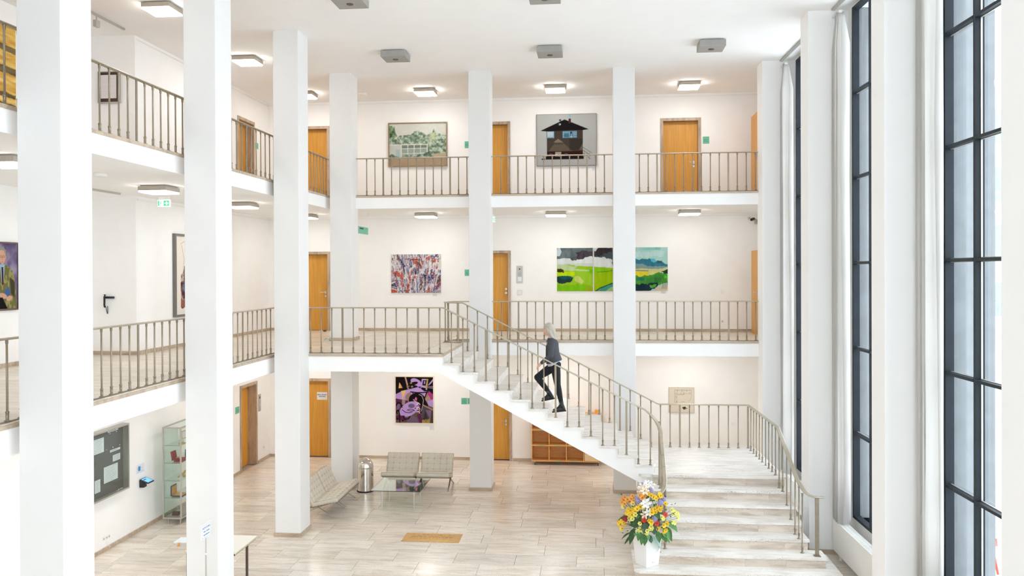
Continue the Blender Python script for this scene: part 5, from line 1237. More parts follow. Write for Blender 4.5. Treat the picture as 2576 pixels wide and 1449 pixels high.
def lounge_chair(label):
    t = thing('lounge_chair', label, 'chair', (0, 0, 0), 'buttoned cream lounge chairs')
    W = 0.76
    p0, p1 = Vector((0, -0.40, 0.345)), Vector((0, 0.16, 0.215)); dv = (p1 - p0).normalized(); nn = Vector((0, -dv.z, dv.y))
    tufted('seat_cushion', W, 0.56, 0.095, 5, 4, M['cream'], t, lambda u, v, h: p0 + Vector((u, 0, 0)) + dv * v + nn * h)
    q0, q1 = Vector((0, 0.165, 0.26)), Vector((0, 0.40, 0.77)); dq = (q1 - q0).normalized(); nq = Vector((0, -dq.z, dq.y))
    tufted('back_cushion', W, 0.50, 0.085, 5, 4, M['cream'], t, lambda u, v, h: q0 + Vector((u, 0, 0)) + dq * v + nq * h)
    def seams(fr, w, d, th, nu, nv):
        g = MB()
        for i in range(nu + 1): g.tube([fr((i / nu - .5) * w * .995, j / 8 * d, th - (.002 if 0 < i < nu else .010)) for j in range(9)], .0034, 4)
        for j in range(nv + 1): g.tube([fr((i / 10 - .5) * w * .995, j / nv * d, th - (.002 if 0 < j < nv else .010)) for i in range(11)], .0034, 4)
        return g
    seams(lambda u, v, h: p0 + Vector((u, 0, 0)) + dv * v + nn * h, W, 0.56, 0.095, 5, 4).build('piping', M['piping'], t, local=True)
    seams(lambda u, v, h: q0 + Vector((u, 0, 0)) + dq * v + nq * h, W, 0.50, 0.085, 5, 4).build('piping', M['piping'], t, local=True)
    b1 = [(.40, .715), (.33, .56), (.22, .38), (.10, .27), (-.04, .18), (-.20, .08), (-.33, 0.006)]
    b2 = [(-.41, .335), (-.24, .30), (-.08, .25), (.06, .195), (.20, .13), (.34, .05), (.45, 0.006)]
    for sx in (-1, 1):
        for nm_, bb in (('back_bar', b1), ('seat_bar', b2)):
            MB().tube([(sx * (W / 2 - 0.03), y, z) for y, z in bb], 0.018, 6, 0.007).build(nm_, M['dark_chrome'], t, smooth=True, local=True)
    for nm_, (y, z) in (('cross_bar', (.395, .70)), ('cross_bar', (-.40, .33)), ('cross_bar', (.13, .20))):
        MB().tube([(-W / 2 + .03, y, z), (W / 2 - .03, y, z)], 0.012, 6).build(nm_, M['dark_chrome'], t, local=True)
    for k in range(8):
        a = p0 + dv * (0.03 + k * 0.066) - nn * 0.006
        MB().box(-W / 2 + .01, W / 2 - .01, a.y - 0.016, a.y + 0.016, a.z - 0.006, a.z + 0.004).build('strap', M['strap'], t, local=True)
    for k in range(7):
        a = q0 + dq * (0.05 + k * 0.066) - nq * 0.005
        MB().box(-W / 2 + .01, W / 2 - .01, a.y - 0.004, a.y + 0.006, a.z - 0.016, a.z + 0.016).build('strap', M['strap'], t, local=True)
    return t
def dup(root, label=None):
    r = root.copy(); COL.objects.link(r); ORG[r.name] = Vector(root.location)
    if label: r['label'] = label
    for ch in list(root.children):
        c_ = ch.copy(); COL.objects.link(c_); c_.parent = r
    return r
ch = lounge_chair('cream buttoned lounge chair against the wall, behind the glass table')
for (x, y, rz, lab) in ((-4.545, 19.40, 0.0, None), (-3.715, 19.40, 0.0, 'cream buttoned lounge chair against the wall beside the back column'),
                        (-5.68, 17.19, PI / 2, 'cream buttoned lounge chair half hidden behind the third column'), (-5.68, 18.01, PI / 2, 'cream buttoned lounge chair turned side-on in front of the steel bin')):
    o = ch if lab is None else dup(ch, lab); o.location = (x, y, 0); o.rotation_euler = (0, 0, rz)
t = thing('coffee_table', 'low square glass coffee table with slim steel legs between the cream chairs', 'table', (-4.22, 18.0, 0))
MB().bbox(-4.76, -3.68, 17.45, 18.58, 0.408, 0.42, 0.003).build('glass_top', M['tglass'], t)
link_mesh('glass_edge', *(lambda g: (g.v, g.f))(MB().box(-4.76, -3.68, 17.447, 17.451, 0.408, 0.42).box(-3.681, -3.677, 17.45, 18.58, 0.408, 0.42).box(-4.763, -4.759, 17.45, 18.58, 0.408, 0.42)), mat('dark_green_glass_edge', (0.03, 0.06, 0.05), 0.2), t)
for x, y in ((-4.52, 17.50), (-3.82, 17.50), (-4.54, 18.22), (-3.84, 18.22)):
    MB().lathe([(0.02, 0), (0.02, 0.006), (0.0155, 0.008), (0.0155, 0.398), (0.04, 0.401), (0.04, 0.408)], x, y, 12).build('leg', M['steel'], t, smooth=False)
t = thing('waste_bin', 'polished steel push bin with domed lid beside the corner column', 'bin', (-5.29, 18.98, 0))
shade_auto(MB().lathe([(0.20, 0), (0.20, 0.02), (0.19, 0.03)], -5.29, 18.98, 32).build('base_ring', M['rubber'], t))
shade_auto(MB().lathe([(0.186, 0.03), (0.186, 0.545)], -5.29, 18.98, 40).build('body', M['chrome'], t))
shade_auto(MB().lathe([(0.188, 0.545), (0.191, 0.55), (0.191, 0.565), (0.187, 0.57)], -5.29, 18.98, 40).build('rim', M['chrome'], t))
dome = [(0.187 * math.cos(a), 0.572 + 0.205 * math.sin(a)) for a in [math.radians(x) for x in (0, 15, 30, 42, 54, 64, 73, 82, 88)]]
shade_auto(MB().lathe(dome, -5.29, 18.98, 40).build('dome', M['chrome'], t))
g = MB()
for a0 in (-60, ):
    pts = []
    for k in range(9):
        th = math.radians(-130 + k * 8); pts.append((-5.29 + .1865 * .86 * math.cos(th), 18.98 + .1865 * .86 * math.sin(th), .572 + .205 * .52))
    g.tube(pts, 0.003, 5)
    e1 = [( -5.29 + .188 * math.cos(math.radians(l)) * math.cos(math.radians(-130)), 18.98 + .188 * math.cos(math.radians(l)) * math.sin(math.radians(-130)), .572 + .206 * math.sin(math.radians(l))) for l in (31, 40, 50, 60, 68)]
    g.tube(e1, 0.003, 5)
g.build('flap_edge', M['dark_chrome'], t)

# ------------------------------------------------------------------ oak cube shelf on castors
x0, x1, y0, y1, zb0 = -1.63, 0.20, 21.86, 22.27, 0.10
t = thing('cube_shelf', 'low oak cube shelf on castors against the wall under the stairs', 'shelf', (-0.7, 22.06, 0))
cw = (x1 - x0 - 0.02) / 4; rh = 0.405
for k in range(5): MB().box(x0 + k * cw, x0 + k * cw + 0.02, y0, y1, zb0 + 0.022, zb0 + 0.022 + 3 * rh).build('upright', M['oak'], t)
for k in range(4):
    z = zb0 + k * rh; MB().bbox(x0 - 0.004, x1 + 0.004, y0 - 0.004, y1, z, z + 0.024, 0.002).build('shelf_board', M['oak'], t)
MB().box(x0, x1, y1 - 0.012, y1, zb0, zb0 + 3 * rh).build('back_panel', M['oak'], t)
MB().box(x0 + 3 * cw + 0.03, x1 - 0.03, y0 + 0.02, y0 + 0.034, zb0 + 0.03, zb0 + rh - 0.01).build('drawer_front', wood('pale_birch', (0.82, 0.62, 0.38), (0.74, 0.52, 0.28), 0.5, (4, 30, 30)), t)
for x in (x0 + 0.09, x1 - 0.09):
    for y in (y0 + 0.07, y1 - 0.07):
        c_ = MB().tube([(x - 0.011, y, 0.032), (x + 0.011, y, 0.032)], 0.032, 14).build('castor', M['black'], t)
        MB().box(x - 0.02, x + 0.02, y - 0.02, y + 0.02, 0.085, 0.10).box(x - 0.018, x - 0.014, y - 0.012, y + 0.012, 0.03, 0.09).box(x + 0.014, x + 0.018, y - 0.012, y + 0.012, 0.03, 0.09).build('fork', M['steel'], c_)
for k, z in ((0, 1), (1, 1), (1, 0), (2, 0), (0, 2), (2, 1)):
    xa = x0 + k * cw + 0.15
    MB().box(xa, xa + 0.20, y0 - 0.007, y0 - 0.003, zb0 + z * rh + 0.005, zb0 + z * rh + 0.019).build('shelf_label', M['green'], t)
o = MB().bbox(0.03, 0.12, 21.95, 22.14, zb0 + 3 * rh + 0.024, zb0 + 3 * rh + 0.13, 0.004).build('box', mat('orange_card', (0.85, 0.35, 0.06), 0.6)); tag(o, 'small orange box on top of the cube shelf, glimpsed behind the steps', 'box')

# ------------------------------------------------------------------ showcase with its exhibits
vx0, vx1, vy0, vy1 = -8.70, -8.30, 16.12, 17.25
zt = at(430, 1075, 1, vy0).z; zbm = at(430, 1306, 1, vy0).z
t = thing('showcase', 'tall glass showcase in grey aluminium standing along the corridor wall', 'showcase', (-8.5, 16.7, 0))
for x in (vx0, vx1 - 0.028):
    for y in (vy0, vy1 - 0.028): MB().bbox(x, x + 0.028, y, y + 0.028, zbm, zt, 0.004).build('post', M['alu'], t)
for z, h in ((zt - 0.03, 0.03), (zbm, 0.035)):
    MB().box(vx0 + .028, vx1 - .028, vy0 + .001, vy0 + 0.027, z, z + h - .001).box(vx0 + .028, vx1 - .028, vy1 - 0.027, vy1 - .001, z, z + h - .001).box(vx0 + .001, vx0 + 0.027, vy0 + .028, vy1 - .028, z, z + h - .001).box(vx1 - 0.027, vx1 - .001, vy0 + .028, vy1 - .028, z, z + h - .001).build('frame', M['alu'], t)
MB().box(vx0 + 0.01, vx1 - 0.01, vy0 + 0.01, vy1 - 0.01, zbm + 0.02, zbm + 0.034).build('base_panel', M['alu'], t)
for a, b, c_, d in ((vx0 + .028, vx1 - .028, vy0 + .012, vy0 + .012), (vx0 + .028, vx1 - .028, vy1 - .012, vy1 - .012), (vx1 - .012, vx1 - .012, vy0 + .028, vy1 - .028), (vx0 + .012, vx0 + .012, vy0 + .028, vy1 - .028)):
    link_mesh('pane', [(a, c_, zbm + .03), (b, d, zbm + .03), (b, d, zt - .03), (a, c_, zt - .03)], [(0, 1, 2, 3)], M['vglass'], t)
link_mesh('pane', [(vx0, vy0, zt - .01), (vx1, vy0, zt - .01), (vx1, vy1, zt - .01), (vx0, vy1, zt - .01)], [(0, 1, 2, 3)], M['vglass'], t)
SZ = []
for py in (1121, 1165, 1209, 1252.5):
    z = at(430, py, 1, vy0 + 0.03).z; SZ.append(z)
    link_mesh('glass_shelf', *(lambda g: (g.v, g.f))(MB().box(vx0 + .03, vx1 - .03, vy0 + .03, vy1 - .03, z - .006, z)), M['vglass'], t)
    MB().box(vx0 + .03, vx1 - .03, vy0 + .026, vy0 + .03, z - .006, z).build('shelf_edge', mat('glass_edge_green', (0.12, 0.17, 0.15), 0.3), t)
for x in (vx0 + .09, vx1 - .05):
    for y in (vy0 + .06, vy1 - .08): MB().lathe([(.014, 0), (.014, zbm)], x, y, 10).build('foot', M['alu'], t)
red = mat('red_leather_box', (0.30, 0.035, 0.04), 0.5); blue = mat('navy_box', (0.035, 0.06, 0.11), 0.5); amber = mat('amber_wood', (0.62, 0.30, 0.06), 0.4, var=.15); gold = mat('gilt_metal', (0.62, 0.44, 0.16), 0.35, 0.8, var=.2, scale=40); brown = mat('brown_leather', (0.13, 0.05, 0.03), 0.5)
z = SZ[1]; t = thing('presentation_box', 'open red presentation box with medals on a showcase shelf', 'box', (-8.45, 16.35, z))
MB().bbox(-8.53, -8.35, 16.26, 16.42, z, z + .07, .004).build('base', red, t); MB().add([(-8.60, 16.26, z + .20), (-8.565, 16.26, z + .21), (-8.535, 16.26, z + .03), (-8.57, 16.26, z + .02), (-8.60, 16.42, z + .20), (-8.565, 16.42, z + .21), (-8.535, 16.42, z + .03), (-8.57, 16.42, z + .02)], [(0, 1, 2, 3), (4, 7, 6, 5), (0, 4, 5, 1), (1, 5, 6, 2), (2, 6, 7, 3), (3, 7, 4, 0)]).build('lid', red, t)
MB().ball((-8.42, 16.30, z + .08), .025, 8, 5).ball((-8.49, 16.32, z + .075), .018, 8, 5).build('medal', gold, t)
tag(MB().bbox(-8.44, -8.345, 16.55, 16.62, z, z + .19, .003).build('display_box', blue), 'upright navy box behind the red presentation box', 'box')
z = SZ[0]; t = thing('framed_certificate', 'small light-wood framed card leaning inside the top of the showcase', 'picture', (-8.4, 16.55, z))
g = MB().add([(-8.48, 16.50, z + .06), (-8.34, 16.56, z + .10), (-8.36, 16.60, z + .26), (-8.50, 16.54, z + .22), (-8.48, 16.515, z + .06), (-8.34, 16.575, z + .10), (-8.36, 16.615, z + .26), (-8.50, 16.555, z + .22)], [(0, 1, 2, 3), (4, 7, 6, 5), (0, 4, 5, 1), (1, 5, 6, 2), (2, 6, 7, 3), (3, 7, 4, 0)]); g.build('frame', M['oak'], t)
MB().add([(-8.465, 16.499, z + .08), (-8.355, 16.548, z + .115), (-8.375, 16.583, z + .24), (-8.485, 16.536, z + .205)], [(0, 1, 2, 3)]).build('card', M['paper'], t)
t = tag(MB().ball((-8.42, 16.38, z + .05), .05, 10, 8, .9).build('glass_orb', M['vglass'], smooth=True), 'round glass paperweight on the top showcase shelf', 'ornament')
tag(MB().bbox(-8.46, -8.35, 16.33, 16.42, z, z + .022, .003).build('wooden_block', amber), 'wooden block under the glass paperweight', 'block')
z = SZ[2]; t = thing('gilt_ornament', 'long gilt key-shaped ornament on the third showcase shelf', 'ornament', (-8.4, 16.35, z))
MB().tube([(-8.47, 16.33, z + .03), (-8.33, 16.33, z + .13)], 0.016, 8).build('shaft', gold, t); MB().ball((-8.36, 16.36, z + .05), .035, 8, 6).ball((-8.33, 16.36, z + .14), .03, 8, 6).build('rosette', gold, t)
z = SZ[3]; t = thing('wooden_casket', 'open casket with amber lining on the fourth showcase shelf', 'casket', (-8.5, 16.4, z))
MB().bbox(-8.55, -8.33, 16.22, 16.44, z, z + .03, .003).build('base', blue, t); MB().bbox(-8.545, -8.335, 16.225, 16.435, z + .03, z + .045, .002).build('lining', amber, t)
MB().box(-8.58, -8.565, 16.22, 16.44, z + .01, z + .22).build('lid', blue, t); MB().box(-8.564, -8.556, 16.235, 16.43, z + .03, z + .20).build('lid_lining', amber, t)
tag(MB().bbox(-8.45, -8.38, 16.60, 16.66, z, z + .12, .004).build('wooden_box', amber), 'small amber wooden box behind the open casket', 'box')
z = zbm + .034
o = MB().bbox(-8.57, -8.44, 16.25, 16.36, z, z + .035, .003).build('book', brown); tag(o, 'lower brown leather book on the showcase floor', 'book')
o = MB().bbox(-8.565, -8.445, 16.255, 16.35, z + .036, z + .068, .003).build('book', brown); tag(o, 'upper brown leather book on the showcase floor', 'book')
o = MB().bbox(-8.40, -8.34, 16.50, 16.75, z, z + .30, .004).build('patterned_tin', mat('patterned_tin', (0.50, 0.50, 0.40), 0.5, var=.5, scale=40)); tag(o, 'tall patterned tin at the bottom of the showcase', 'tin')

# ------------------------------------------------------------------ notice board, terminal, information sheet
XF = -8.79; XBk = -8.905
y1 = at(324.5, 1150, 0, XF).y; y0 = y1 - 1.9; z1 = at(324.5, 1063.5, 0, XF).z; z0 = at(324.5, 1227.5, 0, XF).z
t = thing('notice_board', 'glazed notice board case with grey felt and pinned papers on the corridor wall', 'notice board', (XF, (y0 + y1) / 2, z0))
fw = 0.03
g = MB().box(XL, XF, y0, y1, z0, z0 + .012).box(XL, XF, y0, y1, z1 - .012, z1).box(XL, XF, y0, y0 + .012, z0 + .012, z1 - .012).box(XL, XF, y1 - .012, y1, z0 + .012, z1 - .012); g.build('case', M['alu'], t)
MB().box(XF, XF + .012, y0, y1, z0, z0 + fw).box(XF, XF + .012, y0, y1, z1 - fw, z1).box(XF, XF + .012, y0, y0 + fw, z0 + fw, z1 - fw).box(XF, XF + .012, y1 - fw, y1, z0 + fw, z1 - fw).build('door_frame', M['alu'], t)
MB().box(XL + .001, XBk, y0 + .012, y1 - .012, z0 + .012, z1 - .012).build('felt', M['greyfelt'], t)
link_mesh('pane', [(XF + .004, y0 + fw, z0 + fw), (XF + .004, y1 - fw, z0 + fw), (XF + .004, y1 - fw, z1 - fw), (XF + .004, y0 + fw, z1 - fw)], [(0, 1, 2, 3)], M['vglass'], t)
def sheet(px0, px1, py0, py1, label, skip=0):
    c_ = at((px0 + px1) / 2, (py0 + py1) / 2, 0, XBk); a = at(px0, (py0 + py1) / 2, 0, XBk).y; b = at(px1, (py0 + py1) / 2, 0, XBk).y
    h = abs(at((px0 + px1) / 2, py0, 0, XBk).z - at((px0 + px1) / 2, py1, 0, XBk).z) / 2 - abs(b - a) * .0
    s = thing('pinned_sheet', label, 'paper', (XBk, (a + b) / 2, c_.z - h))
    MB().box(XBk + .001, XBk + .003, a, b, c_.z - h, c_.z + h).build('paper', M['paper'], s)
    g = MB(); n = max(1, int(h * 2 / .028)) if h > .05 else 1
    for k in range(n):
        z = c_.z + h - (k + .7) * (2 * h / (n + .5)); y = a + .06 * (b - a)
        e = b - (b - a) * random.uniform(.06, .3); g.box(XBk + .003, XBk + .0036, y, e, z - .003, z + .003)
    g.build('lettering', M['greyink'] if h > .05 else M['ink'], s)
    return s
sheet(236, 261, 1104, 1141, 'tall white sheet pinned at the upper part of the notice board')
sheet(283.5, 302, 1142, 1158, 'small white sheet pinned above the double sheet on the notice board')
sheet(261, 296, 1170, 1210, 'wide double white sheet pinned in the middle of the notice board')
sheet(238, 252, 1208, 1240, 'white sheet pinned low on the notice board, cut by the near column')
sheet(276.5, 302, 1128.5, 1134, 'narrow white title strip on the notice board under three pins')
sheet(271, 297, 1080, 1085, 'narrow white strip along the top of the notice board')
g = MB()
for px, py in ((275, 1091), (292, 1085), (267, 1131.5), (283, 1125), (300, 1119)):
    c_ = at(px, py, 0, XBk); g.ball((XBk + .008, c_.y, c_.z), .010, 8, 6)
g.build('magnet', M['white'], t)
g = MB(); rnd = random.Random(5)
for k in range(7):
    g.ball((XBk + .03 + rnd.uniform(0, .03), y1 - .12 - k * .03, z0 + .022 + rnd.uniform(0, .01)), .010, 6, 5)
g.build('spare_magnets', M['white'], t)
c_ = at(352.5, 1178.5, 0, XL); a, b = at(342.5, 1178, 0, XL).y, at(362.5, 1178, 0, XL).y
t = thing('information_sheet', 'white information sheet with a blue picture above the wall terminal', 'sheet', (XL, (a + b) / 2, c_.z - .1))
h = .5 * abs(at(352, 1168, 0, XL).z - at(352, 1190, 0, XL).z)
MB().box(XL, XL + .003, a, b, c_.z - h, c_.z + h).build('paper', M['paper'], t)
MB().box(XL + .003, XL + .004, a + (b - a) * .25, a + (b - a) * .52, c_.z - .04, c_.z + .05).build('picture', mat('blue_print', (0.05, 0.30, 0.62), .6), t)
g = MB()
for k in range(5): g.box(XL + .003, XL + .0036, a + .02, b - .03 - .01 * k, c_.z - h + .018 + k * .022, c_.z - h + .022 + k * .022) if k != 2 else None
g.build('lettering', M['greyink'], t)
p = at(363, 1214, 0, XL + .06)
t = thing('wall_terminal', 'black wall terminal with a tilted glowing blue screen below the information sheet', 'terminal', (XL, p.y, p.z - .1))
MB().bbox(XL, XL + .10, p.y - .085, p.y + .035, p.z - .085, p.z + .07, .014).build('housing', M['black'], t)
MB().add([(XL + .03, p.y - .10, p.z + .085), (XL + .20, p.y - .10, p.z + .02), (XL + .20, p.y + .12, p.z + .02), (XL + .03, p.y + .12, p.z + .085), (XL + .025, p.y - .10, p.z + .065), (XL + .195, p.y - .10, p.z - .0), (XL + .195, p.y + .12, p.z - .0), (XL + .025, p.y + .12, p.z + .065)], [(0, 1, 2, 3), (4, 7, 6, 5), (0, 4, 5, 1), (1, 5, 6, 2), (2, 6, 7, 3), (3, 7, 4, 0)]).build('screen_body', M['black'], t)
MB().add([(XL + .045, p.y - .085, p.z + .0805), (XL + .185, p.y - .085, p.z + .027), (XL + .185, p.y + .105, p.z + .027), (XL + .045, p.y + .105, p.z + .0805)], [(0, 1, 2, 3)]).build('screen', mat('blue_screen', (0.12, 0.38, 0.85), .3, emit=.6), t)

# ------------------------------------------------------------------ desk, stand, sign behind and beside the second column
t = thing('desk', 'white desk with brown steel frame behind the second column', 'desk', (-6.0, 13.05, 0))
dx0, dx1, dy0, dy1, dz = -6.44, -5.60, 12.59, 13.44, 0.70
MB().bbox(dx0, dx1, dy0, dy1, dz - .024, dz, .002).build('table_top', M['desk'], t)
MB().box(dx0 - .002, dx0 + .4, dy0 - .003, dy0, dz - .022, dz - .002).box(dx1, dx1 + .003, dy0, dy1, dz - .022, dz - .002).build('edge_band', M['deskedge'], t)
MB().box(dx0 + .02, dx1 - .02, dy0 + .02, dy0 + .045, dz - .06, dz - .024).box(dx0 + .02, dx1 - .02, dy1 - .045, dy1 - .02, dz - .06, dz - .024).box(dx0 + .02, dx0 + .045, dy0 + .02, dy1 - .02, dz - .06, dz - .024).box(dx1 - .045, dx1 - .015, dy0 + .02, dy1 - .02, dz - .055, dz - .024).build('apron', M['steel'], t)
for x in (dx0 + .02, dx1 - .055):
    for y in (dy0 + .02, dy1 - .055):
        if x > -6 and y < 13: x = -5.78
        MB().bbox(x, x + .035, y, y + .035, 0, dz - .024, .003).build('leg', M['leg'], t)
p = at(462, 1366, 1, 13.75); t = thing('tray_stand', 'shallow clear tray on a stand behind the second column', 'tray', (p.x + .12, 13.75, 0))
tx, tz = p.x + .12, p.z
g = MB()
a0, a1, c0, c1 = tx - .24, tx + .24, 13.62, 13.90
vs = [(a0, c0, tz + .05), (a1, c0, tz + .05), (a1, c1, tz + .05), (a0, c1, tz + .05), (a0 + .07, c0 + .05, tz - .02), (a1 - .07, c0 + .05, tz - .02), (a1 - .07, c1 - .05, tz - .02), (a0 + .07, c1 - .05, tz - .02)]
o = link_mesh('tray', vs, [(4, 5, 6, 7), (0, 1, 5, 4), (1, 2, 6, 5), (2, 3, 7, 6), (3, 0, 4, 7)], mat('milky_plastic', (0.74, 0.78, 0.80), .3), t); s = o.modifiers.new('s', 'SOLIDIFY'); s.thickness = .006
MB().lathe([(.09, 0), (.09, .015), (.02, .02), (.02, tz - .03), (.06, tz - .022)], tx + .07, 13.76, 16).build('pole', M['steel'], t)
MB().box(tx - .15, tx - .12, 13.58, 13.62, tz - .01, tz + .052).build('clip', M['oak'], t)
p, q = at(506, 1342, 1, 11.40), at(531, 1325.5, 1, 11.69); zc = (p.z + q.z) / 2; mid = (p + q) / 2; ang = math.atan2(q.y - p.y, q.x - p.x); L_ = math.hypot(q.x - p.x, q.y - p.y)
t = thing('sign_stand', 'small white framed notice on a thin pole in front of the second column', 'sign', (mid.x, mid.y, 0), rz=ang)
hh = .105; L = dict(local=True)
MB().bbox(-L_ / 2, L_ / 2, -.004, .004, zc - hh, zc + hh, .0015).build('panel', M['white'], t, **L)
g = MB(); e = .014
for q_ in ((-L_ / 2 + e, L_ / 2 - e, zc - hh + e, zc - hh + e + .003), (-L_ / 2 + e, L_ / 2 - e, zc + hh - e - .003, zc + hh - e), (-L_ / 2 + e, -L_ / 2 + e + .003, zc - hh + e, zc + hh - e), (L_ / 2 - e - .003, L_ / 2 - e, zc - hh + e, zc + hh - e)): g.box(q_[0], q_[1], -.0055, -.004, q_[2], q_[3])
g.build('printed_border', M['blueink'], t, **L)
for s_, z_, b_ in ((.046, .045, 'ACHTUNG'), (.036, -.006, 'Bitte H\u00e4nde'), (.036, -.052, 'desinfizieren')):
    o = text_part('lettering', b_, s_, M['blueink'], t, (0, 0, 0), (PI / 2, 0, 0)); o.location = (0, -.006, zc + z_)
MB().lathe([(.15, 0), (.15, .012), (.011, .016), (.011, zc - .35), (.0075, zc - .345), (.0075, zc - hh)], 0, .004, 12).build('pole', M['steel'], t, **L)
MB().ball((-.004, .004, zc - .345), .016, 8, 6).build('clamp', M['white'], t, **L)
# ------------------------------------------------------------------ planter and bouquet on the bottom step
PX, PY, PZ = 0.885, 14.14, LZ - 6 * R
t = thing('planter', 'tall white tapering square planter standing on the bottom step, holding the bouquet', 'planter', (PX, PY, PZ), rz=math.radians(-52))
g = MB(); b0, b1, hh = 0.135, 0.185, 0.60
vs = [(-b0, -b0, 0), (b0, -b0, 0), (b0, b0, 0), (-b0, b0, 0), (-b1, -b1, hh), (b1, -b1, hh), (b1, b1, hh), (-b1, b1, hh), (-b1 + .012, -b1 + .012, hh), (b1 - .012, -b1 + .012, hh), (b1 - .012, b1 - .012, hh), (-b1 + .012, b1 - .012, hh), (-b1 + .03, -b1 + .03, hh - .12), (b1 - .03, -b1 + .03, hh - .12), (b1 - .03, b1 - .03, hh - .12), (-b1 + .03, b1 - .03, hh - .12)]
g.add(vs, [(3, 2, 1, 0), (0, 1, 5, 4), (1, 2, 6, 5), (2, 3, 7, 6), (3, 0, 4, 7), (4, 5, 9, 8), (5, 6, 10, 9), (6, 7, 11, 10), (7, 4, 8, 11), (8, 9, 13, 12), (9, 10, 14, 13), (10, 11, 15, 14), (11, 8, 12, 15), (12, 13, 14, 15)])
pl = g.build('vessel', mat('white_glazed_planter', (0.84, 0.84, 0.83), 0.3, var=.01), t, local=True)
bv = pl.modifiers.new('b', 'BEVEL'); bv.width = .006; bv.segments = 2
MB().ball((b0 + .004, .0, .07), .018, 10, 6, .35).build('emblem', M['steel'], t, local=True)
bq = thing('bouquet', 'large mixed bouquet of yellow, orange, white, lilac and red flowers in the white planter', 'flowers', (PX, PY, PZ + hh))
FM = dict(yellow=mat('petal_yellow', (0.88, 0.62, 0.05), .6, var=.12, scale=40), lemon=mat('petal_lemon', (0.80, 0.78, 0.22), .6, var=.1, scale=40), orange=mat('petal_orange', (0.90, 0.42, 0.10), .6, var=.2, scale=40),
          white=mat('petal_white', (0.88, 0.87, 0.84), .6, var=.03), creamp=mat('petal_cream', (0.80, 0.66, 0.50), .6, var=.1, scale=30), lilac=mat('petal_lilac', (0.42, 0.38, 0.62), .7, var=.15, scale=60), red=mat('petal_red', (0.75, 0.03, 0.02), .5, var=.15, scale=50), darkred=mat('petal_dark_red', (0.42, 0.01, 0.02), .5, var=.1),
          leaf=mat('leaf_green', (0.055, 0.17, 0.035), .4, var=.3, scale=18), leafd=mat('leaf_dark_green', (0.025, 0.075, 0.02), .4, var=.3, scale=18), leafl=mat('leaf_fresh_green', (0.11, 0.30, 0.10), .4, var=.2, scale=18), stem=mat('stem_green', (0.10, 0.17, 0.05), .5), heart=mat('flower_heart', (0.16, 0.10, 0.03), .8))
def petal_fan(n, r, w, lift, curl, layers=1, ph=0.0):
    g = MB()
    for ly in range(layers):
        for k in range(n):
            a = 2 * PI * (k + .5 * ly) / n + ph; c_, s_ = math.cos(a), math.sin(a); pts = []
            for (d, ww, h) in ((.06, .25, 0), (.4, .9, lift * .5), (.75, .95, lift * .95), (1.0, .12, lift * 1.0 - curl)):
                rr = d * r * (1 - .25 * ly)
                for sg in (-1, 1): pts.append((c_ * rr - s_ * sg * w * ww * .5, s_ * rr + c_ * sg * w * ww * .5, h * r + (.012 * ly)))
            mid = [((pts[2 * i][0] + pts[2 * i + 1][0]) / 2, (pts[2 * i][1] + pts[2 * i + 1][1]) / 2, pts[2 * i][2] - .1 * w) for i in range(4)]
            allp = pts + mid
            g.add(allp, [(2 * i, 8 + i, 9 + i, 2 * i + 2) for i in range(3)] + [(8 + i, 2 * i + 1, 2 * i + 3, 9 + i) for i in range(3)])
    return g
FMESH = {}
def fmesh(kind, colm):
    k = (kind, colm)
    if k in FMESH: return FMESH[k]
    if kind == 'lily': g = petal_fan(6, .078, .034, .35, .25, 1); h = MB().tube([(0, 0, 0), (0, 0, .035)], .004, 5)
    elif kind == 'cup': g = petal_fan(6, .034, .026, .85, .05, 1); h = MB().ball((0, 0, .012), .006, 6, 4)
    elif kind == 'gerbera': g = petal_fan(16, .046, .011, .25, .05, 2); h = MB().ball((0, 0, .014), .014, 8, 5, .6)
    elif kind == 'ball':
        g = MB(); rr = random.Random(9)
        for i in range(70):
            z = 1 - 2 * (i + .5) / 70; a = i * 2.39996; q = math.sqrt(1 - z * z); d = Vector((q * math.cos(a), q * math.sin(a), z)); e = d.orthogonal().normalized(); f = d.cross(e)
            c_ = d * .044 * rr.uniform(.9, 1.08); o = d * .014; s_ = .010
            g.add([o, c_ + e * s_, c_ + f * s_, c_ - e * s_, c_ - f * s_], [(0, 1, 2), (0, 2, 3), (0, 3, 4), (0, 4, 1), (1, 4, 3, 2)])
        h = MB().ball((0, 0, 0), .03, 8, 6)
    me = bpy.data.meshes.new('flower'); n = len(g.v); me.from_pydata(g.v + h.v, [], g.f + [tuple(i + n for i in f) for f in h.f]); me.materials.append(FM[colm]); me.materials.append(FM['heart'] if kind != 'ball' else FM['lilac'])
    me.polygons.foreach_set('material_index', [0] * len(g.f) + [1] * len(h.f)); FMESH[k] = me; return me
def cpt(cx, cy, bulge=0.0, base=14.14):
    """a point of the bouquet measured in a close view of the photograph"""
    px, py = 1540 + cx * .1656, 1200 + cy * .1656
    r = min(1.0, math.hypot((px - 1628) / 75, (py - 1315) / 95)); y = base - .30 * math.sqrt(max(0, 1 - r * r)) - bulge
    return at(px, py, 1, y)
rnd = random.Random(12); stems = MB(); root = Vector((PX, PY, PZ + hh - .08))
